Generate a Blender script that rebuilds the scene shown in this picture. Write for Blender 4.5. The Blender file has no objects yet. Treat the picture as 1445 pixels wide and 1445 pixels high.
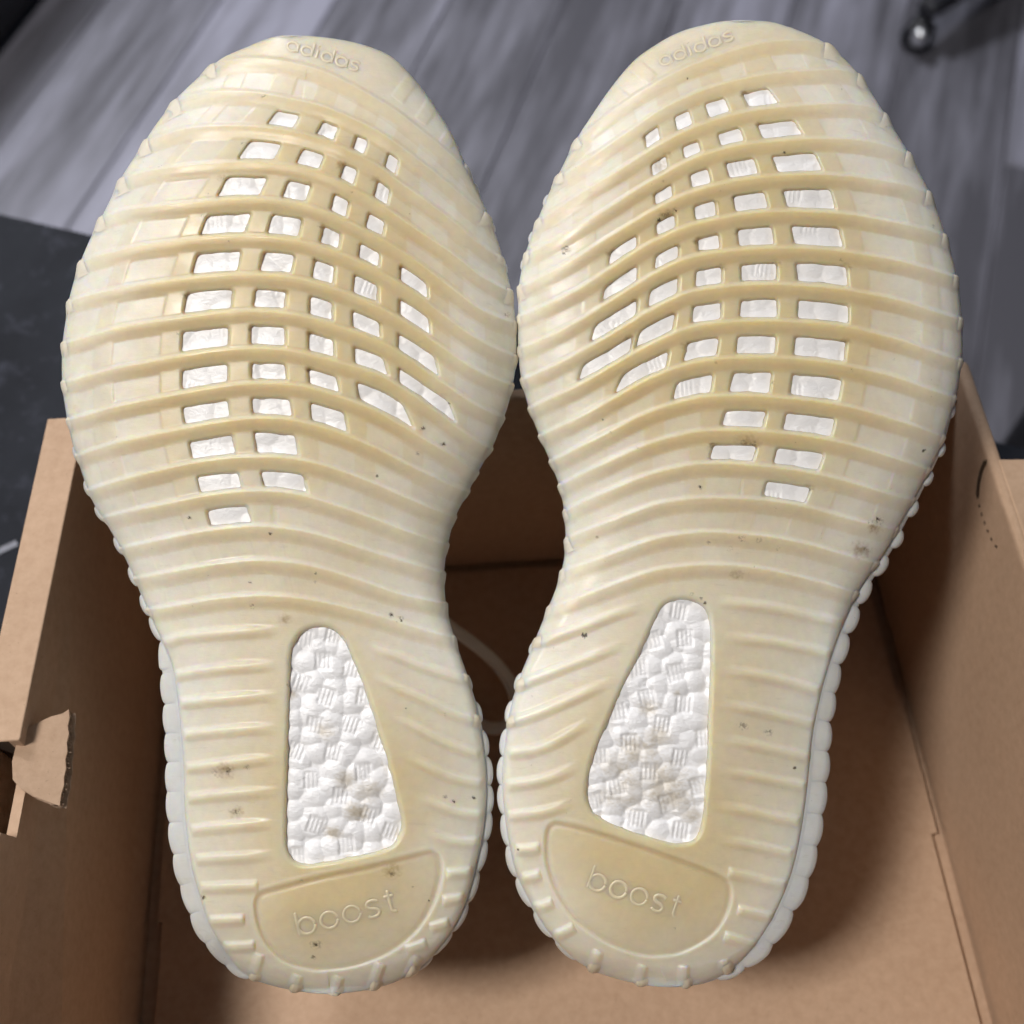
import bpy, math, random
import numpy as np
import bmesh
from mathutils import Vector, Matrix

random.seed(7)
rng = np.random.default_rng(11)
SC = bpy.context.scene
COL = SC.collection

# ------------------------------------------------------------------ camera, world, lamps, exposure
FPX, D0, CAMZ = 1613.0, 29.0, 41.5          # focal length in photo pixels, sole distance and camera height in cm
CX = CY = 722.5
cam_d = bpy.data.cameras.new('camera')
cam = bpy.data.objects.new('camera', cam_d)
COL.objects.link(cam)
cam.location = (0, 0, CAMZ * .01)
cam.rotation_euler = (math.radians(30), 0, 0)
cam_d.sensor_width = 36
cam_d.lens = 36 * FPX / 1445
cam_d.clip_start = .01
cam_d.clip_end = 50
cam_d.dof.use_dof = True
cam_d.dof.focus_distance = .292
cam_d.dof.aperture_fstop = 12.0
SC.camera = cam

world = bpy.data.worlds.new('World')
SC.world = world
world.use_nodes = True
bgn = world.node_tree.nodes['Background']
bgn.inputs[0].default_value = (.74, .82, 1.0, 1)
bgn.inputs[1].default_value = .045


def area_lamp(name, loc, target, size, power, color, spread=180):
    d = bpy.data.lights.new(name, 'AREA')
    d.shape = 'RECTANGLE'
    d.size, d.size_y = size
    d.energy = power
    d.color = color
    d.spread = math.radians(spread)
    o = bpy.data.objects.new(name, d)
    o.location = loc
    o.rotation_euler = (Vector(target) - Vector(loc)).to_track_quat('-Z', 'Y').to_euler()
    COL.objects.link(o)
    return o


area_lamp('ceiling_lamp', (-.80, -.24, 1.75), (0, .12, .1), (.30, .30), 27.5, (1.0, .95, .89))
area_lamp('ceiling_lamp_far', (-1.05, 2.0, 2.0), (-.1, 1.1, -.6), (.7, .5), 13, (.93, .95, 1.0), 80)

SC.view_settings.view_transform = 'Standard'
SC.view_settings.look = 'None'
SC.view_settings.exposure = 0.0
SC.view_settings.gamma = 1.0
SC.cycles.use_denoising = True
SC.cycles.max_bounces = 6
SC.cycles.diffuse_bounces = 4
SC.cycles.use_adaptive_sampling = True
SC.cycles.adaptive_threshold = .05
SC.cycles.adaptive_min_samples = 16


# ------------------------------------------------------------------ helpers
def ray(px, py):
    u = (np.asarray(px, float) - CX) / FPX
    v = (CY - np.asarray(py, float)) / FPX
    return np.stack([u, .5 + .8660254 * v, -.8660254 + .5 * v], -1)


def W(px, py, dep):
    p = ray(px, py) * np.asarray(dep, float)[..., None]
    p[..., 2] += CAMZ
    return p                                   # cm


def onz(px, py, z):                            # where the sight line meets a level z (cm)
    r = ray(px, py)
    t = (z - CAMZ) / r[..., 2]
    p = r * t[..., None]
    p[..., 2] += CAMZ
    return p


def mesh_np(name, verts_cm, quads, mat, attrs=None, smooth=True, tris=None):
    me = bpy.data.meshes.new(name)
    v = (np.asarray(verts_cm, np.float32) * .01).reshape(-1, 3)
    q = np.asarray(quads, np.int32).reshape(-1, 4) if len(quads) else np.zeros((0, 4), np.int32)
    t = np.asarray(tris, np.int32).reshape(-1, 3) if tris is not None and len(tris) else np.zeros((0, 3), np.int32)
    nl = q.size + t.size
    npoly = len(q) + len(t)
    me.vertices.add(len(v))
    me.vertices.foreach_set('co', v.ravel())
    me.loops.add(nl)
    me.loops.foreach_set('vertex_index', np.concatenate([q.ravel(), t.ravel()]))
    me.polygons.add(npoly)
    ls = np.concatenate([np.arange(len(q)) * 4, q.size + np.arange(len(t)) * 3]).astype(np.int32)
    me.polygons.foreach_set('loop_start', ls)
    me.polygons.foreach_set('use_smooth', np.full(npoly, smooth))
    me.update(calc_edges=True)
    me.validate()
    for k, a in (attrs or {}).items():
        at = me.attributes.new(k, 'FLOAT', 'POINT')
        at.data.foreach_set('value', np.asarray(a, np.float32).ravel())
    me.materials.append(mat)
    return me


def grid_quads(nr, nc, closed=False):
    r, c = np.meshgrid(np.arange(nr - 1), np.arange(nc if closed else nc - 1), indexing='ij')
    a = r * nc + c
    b = r * nc + (c + 1) % nc
    return np.stack([a, b, b + nc, a + nc], -1).reshape(-1, 4)


def link(name, me, parent=None):
    o = bpy.data.objects.new(name, me)
    COL.objects.link(o)
    if parent is not None:
        o.parent = parent
        o.matrix_parent_inverse = PW[parent.name].inverted()
        PW[o.name] = Matrix.Identity(4)
    else:
        PW[o.name] = Matrix.Identity(4)
    return o


PW = {}


def empty(name, loc_cm, rz=0.0):
    o = bpy.data.objects.new(name, None)
    o.empty_display_size = .02
    o.location = [c * .01 for c in loc_cm]
    o.rotation_euler = (0, 0, rz)
    COL.objects.link(o)
    PW[o.name] = Matrix.Translation(o.location) @ Matrix.Rotation(rz, 4, 'Z')
    return o


def tag(o, label, cat, group=None):
    o['label'] = label
    o['category'] = cat
    if group:
        o['group'] = group


def resample(pts, step, closed=False, smooth=True):
    """Catmull-Rom through the points, then even spacing."""
    p = np.asarray(pts, float)
    if smooth and len(p) > 2:
        if closed:
            q = np.vstack([p[-1], p, p[0], p[1]])
        else:
            q = np.vstack([2 * p[0] - p[1], p, 2 * p[-1] - p[-2]])
        out = []
        t = np.linspace(0, 1, 12, endpoint=False)[:, None]
        for i in range(1, len(q) - 2):
            a, b, c, d = q[i - 1], q[i], q[i + 1], q[i + 2]
            out.append(.5 * ((2 * b) + (c - a) * t + (2 * a - 5 * b + 4 * c - d) * t ** 2 + (3 * b - a - 3 * c + d) * t ** 3))
        out = np.vstack(out)
        out = np.vstack([out, out[:1] if closed else p[-1:]])
    else:
        out = np.vstack([p, p[:1]]) if closed else p
    s = np.concatenate([[0], np.cumsum(np.hypot(*np.diff(out, axis=0).T))])
    n = max(4, int(round(s[-1] / step)))
    u = np.linspace(0, s[-1], n, endpoint=not closed)
    return np.stack([np.interp(u, s, out[:, 0]), np.interp(u, s, out[:, 1])], -1)


def smooth_y(pts):
    """lightly smoothed open polyline (keeps the ends)"""
    p = resample(pts, 6)
    k = np.array([1, 2, 3, 4, 5, 4, 3, 2, 1], float)
    k /= k.sum()
    e = np.vstack([np.repeat(p[:1], 4, 0) - (p[4:0:-1] - p[:1]) * 0 + (p[:1] - p[4:0:-1]), p, p[-1:] + (p[-1:] - p[-2:-6:-1])])
    e[:4] = 2 * p[0] - p[4:0:-1]
    e[-4:] = 2 * p[-1] - p[-2:-6:-1]
    return np.stack([np.convolve(e[:, i], k, 'valid') for i in (0, 1)], -1)


def poly_near(px, py, poly):
    """distance to a closed polyline, nearest point and nearest vertex index"""
    P = np.stack([np.ravel(px), np.ravel(py)], -1).astype(np.float32)
    poly = poly.astype(np.float32)
    n = len(poly)
    idx = np.empty(len(P), np.int64)
    pp = (poly ** 2).sum(1)
    for i in range(0, len(P), 20000):
        c = P[i:i + 20000]
        idx[i:i + 20000] = np.argmin(pp[None] - 2 * c @ poly.T, 1)
    best = np.full(len(P), 1e9)
    q = np.zeros((len(P), 2))
    for j in (-1, 0):
        a = poly[(idx + j) % n].astype(float)
        b = poly[(idx + j + 1) % n].astype(float)
        ab = b - a
        t = np.clip(((P - a) * ab).sum(1) / np.maximum((ab ** 2).sum(1), 1e-9), 0, 1)
        r = a + ab * t[:, None]
        d = np.hypot(*(P - r).T)
        m = d < best
        best[m] = d[m]
        q[m] = r[m]
    return best, q, idx


def inside_poly(px, py, poly):
    x, y = np.ravel(px), np.ravel(py)
    ins = np.zeros(len(x), bool)
    n = len(poly)
    for i in range(n):
        x0, y0 = poly[i]
        x1, y1 = poly[(i + 1) % n]
        if y0 == y1:
            continue
        c = (y0 > y) != (y1 > y)
        ins ^= c & (x < (x1 - x0) * (y - y0) / (y1 - y0) + x0)
    return ins


def poly_sd(px, py, poly):                    # negative inside
    shp = np.shape(px)
    x, y = np.ravel(px).astype(float), np.ravel(py).astype(float)
    sd = np.full(len(x), 999.)
    m = (x > poly[:, 0].min() - 40) & (x < poly[:, 0].max() + 40) & (y > poly[:, 1].min() - 40) & (y < poly[:, 1].max() + 40)
    if m.any():
        d, _, _ = poly_near(x[m], y[m], poly)
        sd[m] = np.where(inside_poly(x[m], y[m], poly), -d, d)
    return sd.reshape(shp)


def sstep(a, b, x):
    t = np.clip((x - a) / (b - a), 0, 1)
    return t * t * (3 - 2 * t)


def vnoise(x, y, seed=0):
    """smooth value noise, about -1..1"""
    r = np.random.default_rng(seed)
    T = r.uniform(-1, 1, (256, 256))
    xi, yi = np.floor(x).astype(int), np.floor(y).astype(int)
    fx, fy = x - xi, y - yi
    fx, fy = fx * fx * (3 - 2 * fx), fy * fy * (3 - 2 * fy)
    g = lambda i, j: T[(yi + j) % 256, (xi + i) % 256]
    return (g(0, 0) * (1 - fx) + g(1, 0) * fx) * (1 - fy) + (g(0, 1) * (1 - fx) + g(1, 1) * fx) * fy


def pellets(x, y, size, seed):
    """jittered cells: 0 at the seams, 1 on each pellet's crown"""
    r = np.random.default_rng(seed)
    J = r.uniform(.15, .85, (64, 64, 2))
    u, v = x / size, y / size
    xi, yi = np.floor(u).astype(int), np.floor(v).astype(int)
    acc = np.zeros(x.shape)
    for dy in (-1, 0, 1):
        for dx in (-1, 0, 1):
            j = J[(yi + dy) % 64, (xi + dx) % 64]
            ex, ey = xi + dx + j[..., 0] - u, yi + dy + j[..., 1] - v
            k = .30 + .16 * j[..., 1]
            acc = np.maximum(acc, 1 - (ex * ex * (.8 + .5 * j[..., 0]) + ey * ey) / (k * 1.35))
    a2 = np.clip(acc, 0, 1)
    return np.sqrt(a2) * .6 + a2 * .4


# ------------------------------------------------------------------ materials
def new_mat(name):
    m = bpy.data.materials.new(name)
    m.use_nodes = True
    nt = m.node_tree
    b = nt.nodes['Principled BSDF']
    return m, nt, b


def N(nt, typ, **kw):
    n = nt.nodes.new(typ)
    for k, v in kw.items():
        setattr(n, k, v)
    return n


def noise(nt, vec, scale, detail=3, rough=.55):
    n = N(nt, 'ShaderNodeTexNoise')
    n.inputs['Scale'].default_value = scale
    n.inputs['Detail'].default_value = detail
    n.inputs['Roughness'].default_value = rough
    if vec is not None:
        nt.links.new(vec, n.inputs['Vector'])
    return n.outputs[0]


def ramp(nt, fac, stops):
    r = N(nt, 'ShaderNodeValToRGB')
    e = r.color_ramp.elements
    while len(e) < len(stops):
        e.new(.5)
    for i, (p, c) in enumerate(stops):
        e[i].position = p
        e[i].color = (c, c, c, 1) if isinstance(c, (int, float)) else (*c, 1)
    nt.links.new(fac, r.inputs[0])
    return r.outputs[0]


def mixc(nt, fac, a, b, blend='MIX'):
    n = N(nt, 'ShaderNodeMix', data_type='RGBA', blend_type=blend)
    for s, v in ((n.inputs[0], fac), (n.inputs[6], a), (n.inputs[7], b)):
        if isinstance(v, (int, float)):
            s.default_value = v
        elif isinstance(v, tuple):
            s.default_value = (*v, 1)
        else:
            nt.links.new(v, s)
    return n.outputs[2]


def math_n(nt, op, a, b=0.0):
    n = N(nt, 'ShaderNodeMath', operation=op)
    for s, v in ((n.inputs[0], a), (n.inputs[1], b)):
        if isinstance(v, (int, float)):
            s.default_value = v
        else:
            nt.links.new(v, s)
    return n.outputs[0]


def bump(nt, b, h, strength, dist):
    n = N(nt, 'ShaderNodeBump')
    n.inputs['Strength'].default_value = strength
    n.inputs['Distance'].default_value = dist
    nt.links.new(h, n.inputs['Height'])
    nt.links.new(n.outputs[0], b.inputs['Normal'])


def attr(nt, name):
    n = N(nt, 'ShaderNodeAttribute', attribute_name=name)
    return n.outputs['Fac']


def objco(nt):
    return N(nt, 'ShaderNodeTexCoord').outputs['Object']


def rubber_mat(name, fresh, aged, sss=.7, rough=.36, scale=.003):
    m, nt, b = new_mat(name)
    co = objco(nt)
    big = noise(nt, co, 38, 4)
    fine = noise(nt, co, 420, 4)
    age = math_n(nt, 'ADD', attr(nt, 'age'), math_n(nt, 'MULTIPLY', math_n(nt, 'SUBTRACT', big, .5), .7))
    agec = math_n(nt, 'MINIMUM', math_n(nt, 'MAXIMUM', age, 0.0), 1.0)
    c = mixc(nt, agec, fresh, aged)
    c = mixc(nt, 1.0, c, ramp(nt, fine, [(.25, .93), (.7, 1.0)]), 'MULTIPLY')
    smu = ramp(nt, noise(nt, co, 26, 5, .65), [(.5, 0), (.72, 1)])
    c = mixc(nt, math_n(nt, 'MULTIPLY', smu, .22), c, (.50, .42, .29))
    scr = N(nt, 'ShaderNodeMapping')
    scr.inputs['Scale'].default_value = (1, 5.5, 2)
    scr.inputs['Rotation'].default_value = (0, 0, .5)
    nt.links.new(co, scr.inputs['Vector'])
    sc2 = ramp(nt, noise(nt, scr.outputs[0], 160, 4, .7), [(.60, 0), (.72, 1)])
    c = mixc(nt, math_n(nt, 'MULTIPLY', sc2, .16), c, (.42, .36, .27))
    # fine grime specks that sit on the rubber, sparse
    sp = ramp(nt, noise(nt, co, 900, 2), [(.735, 0), (.765, 1)])
    spm = math_n(nt, 'MULTIPLY', sp, ramp(nt, noise(nt, co, 55, 2), [(.52, 0), (.66, .8)]))
    c = mixc(nt, math_n(nt, 'MULTIPLY', spm, .55), c, (.22, .15, .08))
    st = math_n(nt, 'MULTIPLY', math_n(nt, 'MULTIPLY', attr(nt, 'stain'), .62), ramp(nt, noise(nt, co, 700, 3), [(.3, .25), (.6, 1)]))
    c = mixc(nt, st, c, (.30, .17, .05))
    dA = attr(nt, 'dirt')
    di = math_n(nt, 'MULTIPLY', math_n(nt, 'MULTIPLY', math_n(nt, 'MINIMUM', dA, 1.0), .6), ramp(nt, noise(nt, co, 1500, 2), [(.45, .0), (.56, 1)]))
    di = math_n(nt, 'MAXIMUM', di, math_n(nt, 'MULTIPLY', math_n(nt, 'SUBTRACT', dA, 1.0), .92))
    di = math_n(nt, 'MAXIMUM', di, 0.0)
    c = mixc(nt, di, c, (.075, .05, .028))
    nt.links.new(c, b.inputs['Base Color'])
    b.inputs['Subsurface Weight'].default_value = sss
    b.inputs['Subsurface Radius'].default_value = (1.0, .66, .28)
    b.inputs['Subsurface Scale'].default_value = scale
    rr = ramp(nt, noise(nt, co, 90, 3), [(.3, rough - .06), (.7, rough + .12)])
    nt.links.new(rr, b.inputs['Roughness'])
    b.inputs['IOR'].default_value = 1.45
    bump(nt, b, math_n(nt, 'ADD', noise(nt, co, 650, 4, .65), math_n(nt, 'MULTIPLY', noise(nt, scr.outputs[0], 300, 3), .7)), .09, .0005)
    return m


M = {}
M['rubber'] = rubber_mat('aged_translucent_rubber', (.855, .825, .735), (.725, .595, .36), sss=.95, scale=.006)
M['heel_rib'] = rubber_mat('aged_rubber_heel_rib', (.84, .80, .70), (.76, .655, .45), sss=.2, rough=.33, scale=.001)
M['wall'] = rubber_mat('milky_sidewall_rubber', (.72, .73, .72), (.72, .69, .61), sss=.35, rough=.3, scale=.002)

m, nt, b = new_mat('white_pellet_foam')
co = objco(nt)
w1 = N(nt, 'ShaderNodeTexNoise')
w1.inputs['Scale'].default_value = 800
w1.inputs['Detail'].default_value = 4
w1.inputs['Distortion'].default_value = 1.2
mp = N(nt, 'ShaderNodeMapping')
mp.inputs['Scale'].default_value = (.55, 1, 1)
nt.links.new(co, mp.inputs['Vector'])
nt.links.new(mp.outputs[0], w1.inputs['Vector'])
c = mixc(nt, math_n(nt, 'MULTIPLY', attr(nt, 'dirt'), ramp(nt, noise(nt, co, 160, 3), [(.3, .3), (.65, 1)])), (.93, .93, .95), (.50, .42, .29))
nt.links.new(c, b.inputs['Base Color'])
b.inputs['Roughness'].default_value = .38
bump(nt, b, w1.outputs[0], .42, .0005)
M['foam'] = m

m, nt, b = new_mat('cream_knit')
co = objco(nt)
wv = N(nt, 'ShaderNodeTexWave')
wv.inputs['Scale'].default_value = 240
wv.inputs['Distortion'].default_value = 1.5
nt.links.new(co, wv.inputs['Vector'])
nt.links.new(ramp(nt, wv.outputs[0], [(0, (.55, .52, .46)), (1, (.72, .70, .63))]), b.inputs['Base Color'])
b.inputs['Roughness'].default_value = .9
bump(nt, b, wv.outputs[0], .5, .001)
M['knit'] = m

m, nt, b = new_mat('lace_cotton')
b.inputs['Base Color'].default_value = (.93, .92, .88, 1)
b.inputs['Roughness'].default_value = .9
bump(nt, b, noise(nt, objco(nt), 900), .5, .0005)
M['lace'] = m


def cardboard(name, col, dark):
    m, nt, b = new_mat(name)
    co = objco(nt)
    fib = noise(nt, co, 300, 5, .7)
    mp = N(nt, 'ShaderNodeMapping')
    mp.inputs['Scale'].default_value = (1, .06, 1)
    nt.links.new(co, mp.inputs['Vector'])
    streak = noise(nt, mp.outputs[0], 260, 2)
    c = mixc(nt, ramp(nt, fib, [(.3, 0), (.7, 1)]), dark, col)
    c = mixc(nt, .35, c, ramp(nt, noise(nt, co, 14, 4), [(.3, (.72, .70, .68)), (.7, (1, 1, 1))]), 'MULTIPLY')
    sp = ramp(nt, noise(nt, co, 1100, 2), [(.70, 0), (.76, 1)])
    c = mixc(nt, math_n(nt, 'MULTIPLY', sp, .35), c, (.12, .07, .04))
    nt.links.new(c, b.inputs['Base Color'])
    b.inputs['Roughness'].default_value = .82
    b.inputs['Specular IOR Level'].default_value = .25
    bump(nt, b, math_n(nt, 'ADD', fib, math_n(nt, 'MULTIPLY', streak, .6)), .25, .0006)
    return m


M['card'] = cardboard('kraft_cardboard', (.62, .435, .305), (.53, .36, .245))
M['card_raw'] = cardboard('torn_cardboard_edge', (.58, .42, .31), (.40, .27, .18))
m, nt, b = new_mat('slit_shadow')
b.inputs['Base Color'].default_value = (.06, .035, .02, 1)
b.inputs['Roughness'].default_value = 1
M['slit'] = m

m, nt, b = new_mat('dark_slate_tabletop')
co = objco(nt)
c = mixc(nt, ramp(nt, noise(nt, co, 22, 5), [(.35, 0), (.75, 1)]), (.011, .0125, .018), (.022, .025, .034))
sc = ramp(nt, noise(nt, co, 75, 6, .7), [(.54, 0), (.72, 1)])
c = mixc(nt, math_n(nt, 'MULTIPLY', sc, .5), c, (.075, .08, .11))
nt.links.new(c, b.inputs['Base Color'])
b.inputs['Specular IOR Level'].default_value = .2
b.inputs['Roughness'].default_value = .7
bump(nt, b, noise(nt, co, 260, 4), .2, .0006)
M['table'] = m

m, nt, b = new_mat('grey_scrap')
nt.links.new(ramp(nt, noise(nt, objco(nt), 300), [(.3, (.16, .165, .2)), (.7, (.26, .265, .31))]), b.inputs['Base Color'])
M['scrap'] = m

m, nt, b = new_mat('lilac_grey_vinyl_plank')
co = objco(nt)
oi = N(nt, 'ShaderNodeObjectInfo')
mp = N(nt, 'ShaderNodeMapping')
mp.inputs['Scale'].default_value = (1, .09, 1)
nt.links.new(co, mp.inputs['Vector'])
cmb = N(nt, 'ShaderNodeVectorMath', operation='ADD')
sh = N(nt, 'ShaderNodeCombineXYZ')
rnd = math_n(nt, 'MULTIPLY', oi.outputs['Random'], 40.0)
nt.links.new(rnd, sh.inputs[0])
nt.links.new(rnd, sh.inputs[1])
nt.links.new(mp.outputs[0], cmb.inputs[0])
nt.links.new(sh.outputs[0], cmb.inputs[1])
g1 = noise(nt, cmb.outputs[0], 17, 4, .6)
g2 = noise(nt, cmb.outputs[0], 60, 3, .6)
gg = math_n(nt, 'ADD', math_n(nt, 'MULTIPLY', g1, .62), math_n(nt, 'MULTIPLY', g2, .38))
gg = math_n(nt, 'ADD', gg, math_n(nt, 'MULTIPLY', math_n(nt, 'SUBTRACT', oi.outputs['Random'], .5), .22))
c = ramp(nt, gg, [(.36, (.10, .098, .115)), (.5, (.205, .203, .24)), (.66, (.35, .347, .425))])
nt.links.new(c, b.inputs['Base Color'])
b.inputs['Roughness'].default_value = .5
bump(nt, b, g2, .2, .001)
M['plank'] = m

m, nt, b = new_mat('floor_underlay')
b.inputs['Base Color'].default_value = (.09, .085, .10, 1)
M['underlay'] = m
m, nt, b = new_mat('black_plastic')
nt.links.new(ramp(nt, noise(nt, objco(nt), 60), [(.3, (.010, .010, .013)), (.7, (.022, .022, .028))]), b.inputs['Base Color'])
b.inputs['Roughness'].default_value = .45
M['black'] = m
m, nt, b = new_mat('chrome')
b.inputs['Base Color'].default_value = (.9, .9, .92, 1)
b.inputs['Metallic'].default_value = 1
nt.links.new(ramp(nt, noise(nt, objco(nt), 80), [(.3, .30), (.7, .40)]), b.inputs['Roughness'])
M['chrome'] = m

# ------------------------------------------------------------------ room floor: planks
FLOORZ = -60.0
ROOM = math.radians(-17.0)                   # room axes, turned against the box
fl = mesh_np('floor', np.array([[-260, -60, FLOORZ - .3], [260, -60, FLOORZ - .3], [260, 420, FLOORZ - .3], [-260, 420, FLOORZ - .3]]),
             [[0, 1, 2, 3]], M['underlay'], smooth=False)
floor = link('floor', fl)
floor['kind'] = 'structure'
PWID, PLEN = 15.2, 122.0


def chamfer_plank():
    w, l, t, c = PWID / 2 - .08, PLEN / 2 - .08, .28, .22
    v = []
    for (z, i) in ((-t, 0), (-c, 0), (0, c)):
        v += [(-w + i, -l + i, z), (w - i, -l + i, z), (w - i, l - i, z), (-w + i, l - i, z)]
    q = [[8, 9, 10, 11]]
    for k in (0, 4):
        for j in range(4):
            q.append([k + j, k + (j + 1) % 4, k + 4 + (j + 1) % 4, k + 4 + j])
    return mesh_np('plank', np.array(v), q, M['plank'], smooth=False)


plank_me = chamfer_plank()
cr, sr = math.cos(ROOM), math.sin(ROOM)
for i in range(-11, 13):
    off = random.uniform(0, PLEN)
    for j in range(-1, 3):
        lx, ly = i * PWID + 4, j * PLEN + off - 40
        X, Y = lx * cr - ly * sr, lx * sr + ly * cr
        # only where the photograph could see floor
        if Y < -70 or Y > 330 or abs(X) > 190:
            continue
        o = bpy.data.objects.new('plank', plank_me)
        COL.objects.link(o)
        o.parent = floor
        o.location = (X * .01, Y * .01, FLOORZ * .01)
        o.rotation_euler = (0, 0, ROOM)


# ------------------------------------------------------------------ simple bevelled solids (local cm -> child of an empty)
def solid(name, mat, parent, hexa, bevel=.06, seg=2, local=True):
    """hexa: 8 corners, bottom four then top four, in the parent's axes"""
    q = [[3, 2, 1, 0], [4, 5, 6, 7], [0, 1, 5, 4], [1, 2, 6, 5], [2, 3, 7, 6], [3, 0, 4, 7]]
    me = mesh_np(name, np.array(hexa, float), q, mat, smooth=False)
    o = bpy.data.objects.new(name, me)
    COL.objects.link(o)
    o.parent = parent
    if bevel:
        md = o.modifiers.new('bevel', 'BEVEL')
        md.width = bevel * .01
        md.segments = seg
        md.limit_method = 'ANGLE'
    return o


def block(x0, x1, y0, y1, z0, z1):
    return [(x0, y0, z0), (x1, y0, z0), (x1, y1, z0), (x0, y1, z0), (x0, y0, z1), (x1, y0, z1), (x1, y1, z1), (x0, y1, z1)]


# ------------------------------------------------------------------ table (its far edge runs along the room axes)
tab = empty('side_table', (-2.05, 34.25, FLOORZ), math.radians(-16.2))
tag(tab, 'dark slate coloured table top under the cardboard box', 'table')
solid('table_top', M['table'], tab, block(-60, 60, -75, 0, -FLOORZ - 2.6, -FLOORZ), .15)
for sx in (-56, 56):
    for sy in (-71, -4):
        solid('leg', M['black'], tab, block(sx - 2.2, sx + 2.2, sy - 2.2, sy + 2.2, 0, -FLOORZ - 2.61), .2)
# pale scrap of tape on the table top
pA, pB = onz(np.array([-14., 24.]), np.array([784., 766.]), .02)
dv = (pB - pA)[:2] / np.hypot(*(pB - pA)[:2])
nv = np.array([-dv[1], dv[0]]) * .14
me = mesh_np('paper_scrap', np.array([[*(pA[:2] - nv), .03], [*(pB[:2] - nv), .03], [*(pB[:2] + nv), .035], [*(pA[:2] + nv), .035],
                                      [*(pA[:2] - nv), .005], [*(pB[:2] - nv), .005], [*(pB[:2] + nv), .005], [*(pA[:2] + nv), .005]]),
             [[0, 1, 2, 3], [4, 5, 1, 0], [5, 6, 2, 1], [6, 7, 3, 2], [7, 4, 0, 3]], M['scrap'], smooth=False)
o = link('paper_scrap', me)
tag(o, 'thin pale scrap lying on the dark table at the left edge', 'scrap')

# ------------------------------------------------------------------ cardboard box
BOXR = math.radians(4.3)
box = empty('cardboard_box', (.5, 21.35, 0), BOXR)
tag(box, 'open brown cardboard shoe box holding both sneakers', 'box')
HB = 11.8


def lw(by, z, bx):                            # left wall leans out towards the near end
    return bx + .055 * by * (z / HB)


def left_slab(name, mat, y0, y1, z0, z1, b0, b1, bevel=.12, zc=None):
    h = []
    for z in (z0, z1):
        for (yy, bb) in ((y0, b0), (y0, b1), (y1, b1), (y1, b0)):
            h.append((lw(yy, z, bb), yy, z))
    h = [h[0], h[1], h[2], h[3], h[4], h[5], h[6], h[7]]
    return solid(name, mat, box, h, bevel, 3)


def left_layer(name, mat, b0, b1, notch):
    """one sheet of the left wall, with its own cut-out where the thumb hole is torn"""
    prof = [(.25, .3), (.25, HB), (-10.25, HB), (-10.3, HB - notch), (-12.6, HB - notch), (-12.7, HB), (-40, HB), (-40, .3)]
    v = [(lw(y, z, bb), y, z) for bb in (b0, b1) for (y, z) in prof]
    n_ = len(prof)
    me = bpy.data.meshes.new(name)
    me.from_pydata([tuple(c * .01 for c in p) for p in v], [], [tuple(range(n_)), tuple(range(2 * n_ - 1, n_ - 1, -1))] +
                   [(k, n_ + k, n_ + (k + 1) % n_, (k + 1) % n_) for k in range(n_)])
    b_ = bmesh.new(); b_.from_mesh(me); bmesh.ops.recalc_face_normals(b_, faces=b_.faces); b_.to_mesh(me); b_.free()
    me.materials.append(mat)
    o_ = bpy.data.objects.new(name, me)
    COL.objects.link(o_)
    o_.parent = box
    return o_


lwall = left_layer('left_wall', M['card'], -14.28, -14.0, .9)
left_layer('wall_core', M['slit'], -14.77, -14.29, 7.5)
left_layer('outer_sheet', M['card_raw'], -15.1, -14.78, .3)
left_slab('rim', M['card'], -10.25, .28, HB - .02, HB + .07, -15.13, -13.96, .05)
left_slab('rim', M['card'], -40, -12.7, HB - .02, HB + .07, -15.13, -13.96, .05)
solid('far_wall', M['card'], box, block(-14.0 + .01, 14.0, .0, .45, .3, HB - .05), .15, 3)
solid('right_wall', M['card'], box, block(14.0, 14.42, -40, .45, .3, HB), .18, 3)
solid('bottom', M['card'], box, block(-14.95, 14.4, -40, .4, .0, .29), .02)
# the loose sheet laid into the bottom, with small notches along its sides
ins = [(-13.62, -.4), (13.55, -.4), (13.55, -6.6), (13.72, -6.62), (13.72, -12.0), (13.5, -12.02), (13.5, -38), (-13.45, -38), (-13.45, -13.0), (-13.62, -13.02)]
nI = len(ins)
vv = [(x, y, .72) for x, y in ins] + [(x, y, .42) for x, y in ins]
me = bpy.data.meshes.new('bottom_insert')
me.from_pydata([tuple(c * .01 for c in p) for p in vv], [], [tuple(range(nI))[::-1], tuple(range(nI, 2 * nI))] +
               [(k, (k + 1) % nI, nI + (k + 1) % nI, nI + k) for k in range(nI)])
import bmesh
bm = bmesh.new(); bm.from_mesh(me); bmesh.ops.recalc_face_normals(bm, faces=bm.faces); bm.to_mesh(me); bm.free()
me.materials.append(M['card'])
o = bpy.data.objects.new('bottom_insert', me)
COL.objects.link(o)
o.parent = box
# flap folded outwards over the right wall
solid('flap', M['card'], box, [(14.25, -34, 11.45), (23.5, -34, 10.6), (23.5, -3.5, 10.6), (14.25, -3.4, 11.45),
                               (14.25, -34, 11.83), (23.5, -34, 10.98), (23.5, -3.5, 10.98), (14.25, -3.4, 11.83)], .08, 3)
# half-cut thumb hole in the right wall: a slit, then perforation dashes
slit = np.array([[1394, 646], [1386, 660], [1381, 680], [1379, 700]], float)
perf = np.array([[1379, 700], [1384, 722], [1392, 745], [1401, 765], [1410, 776]], float)
cB, sB = math.cos(BOXR), math.sin(BOXR)


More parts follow.
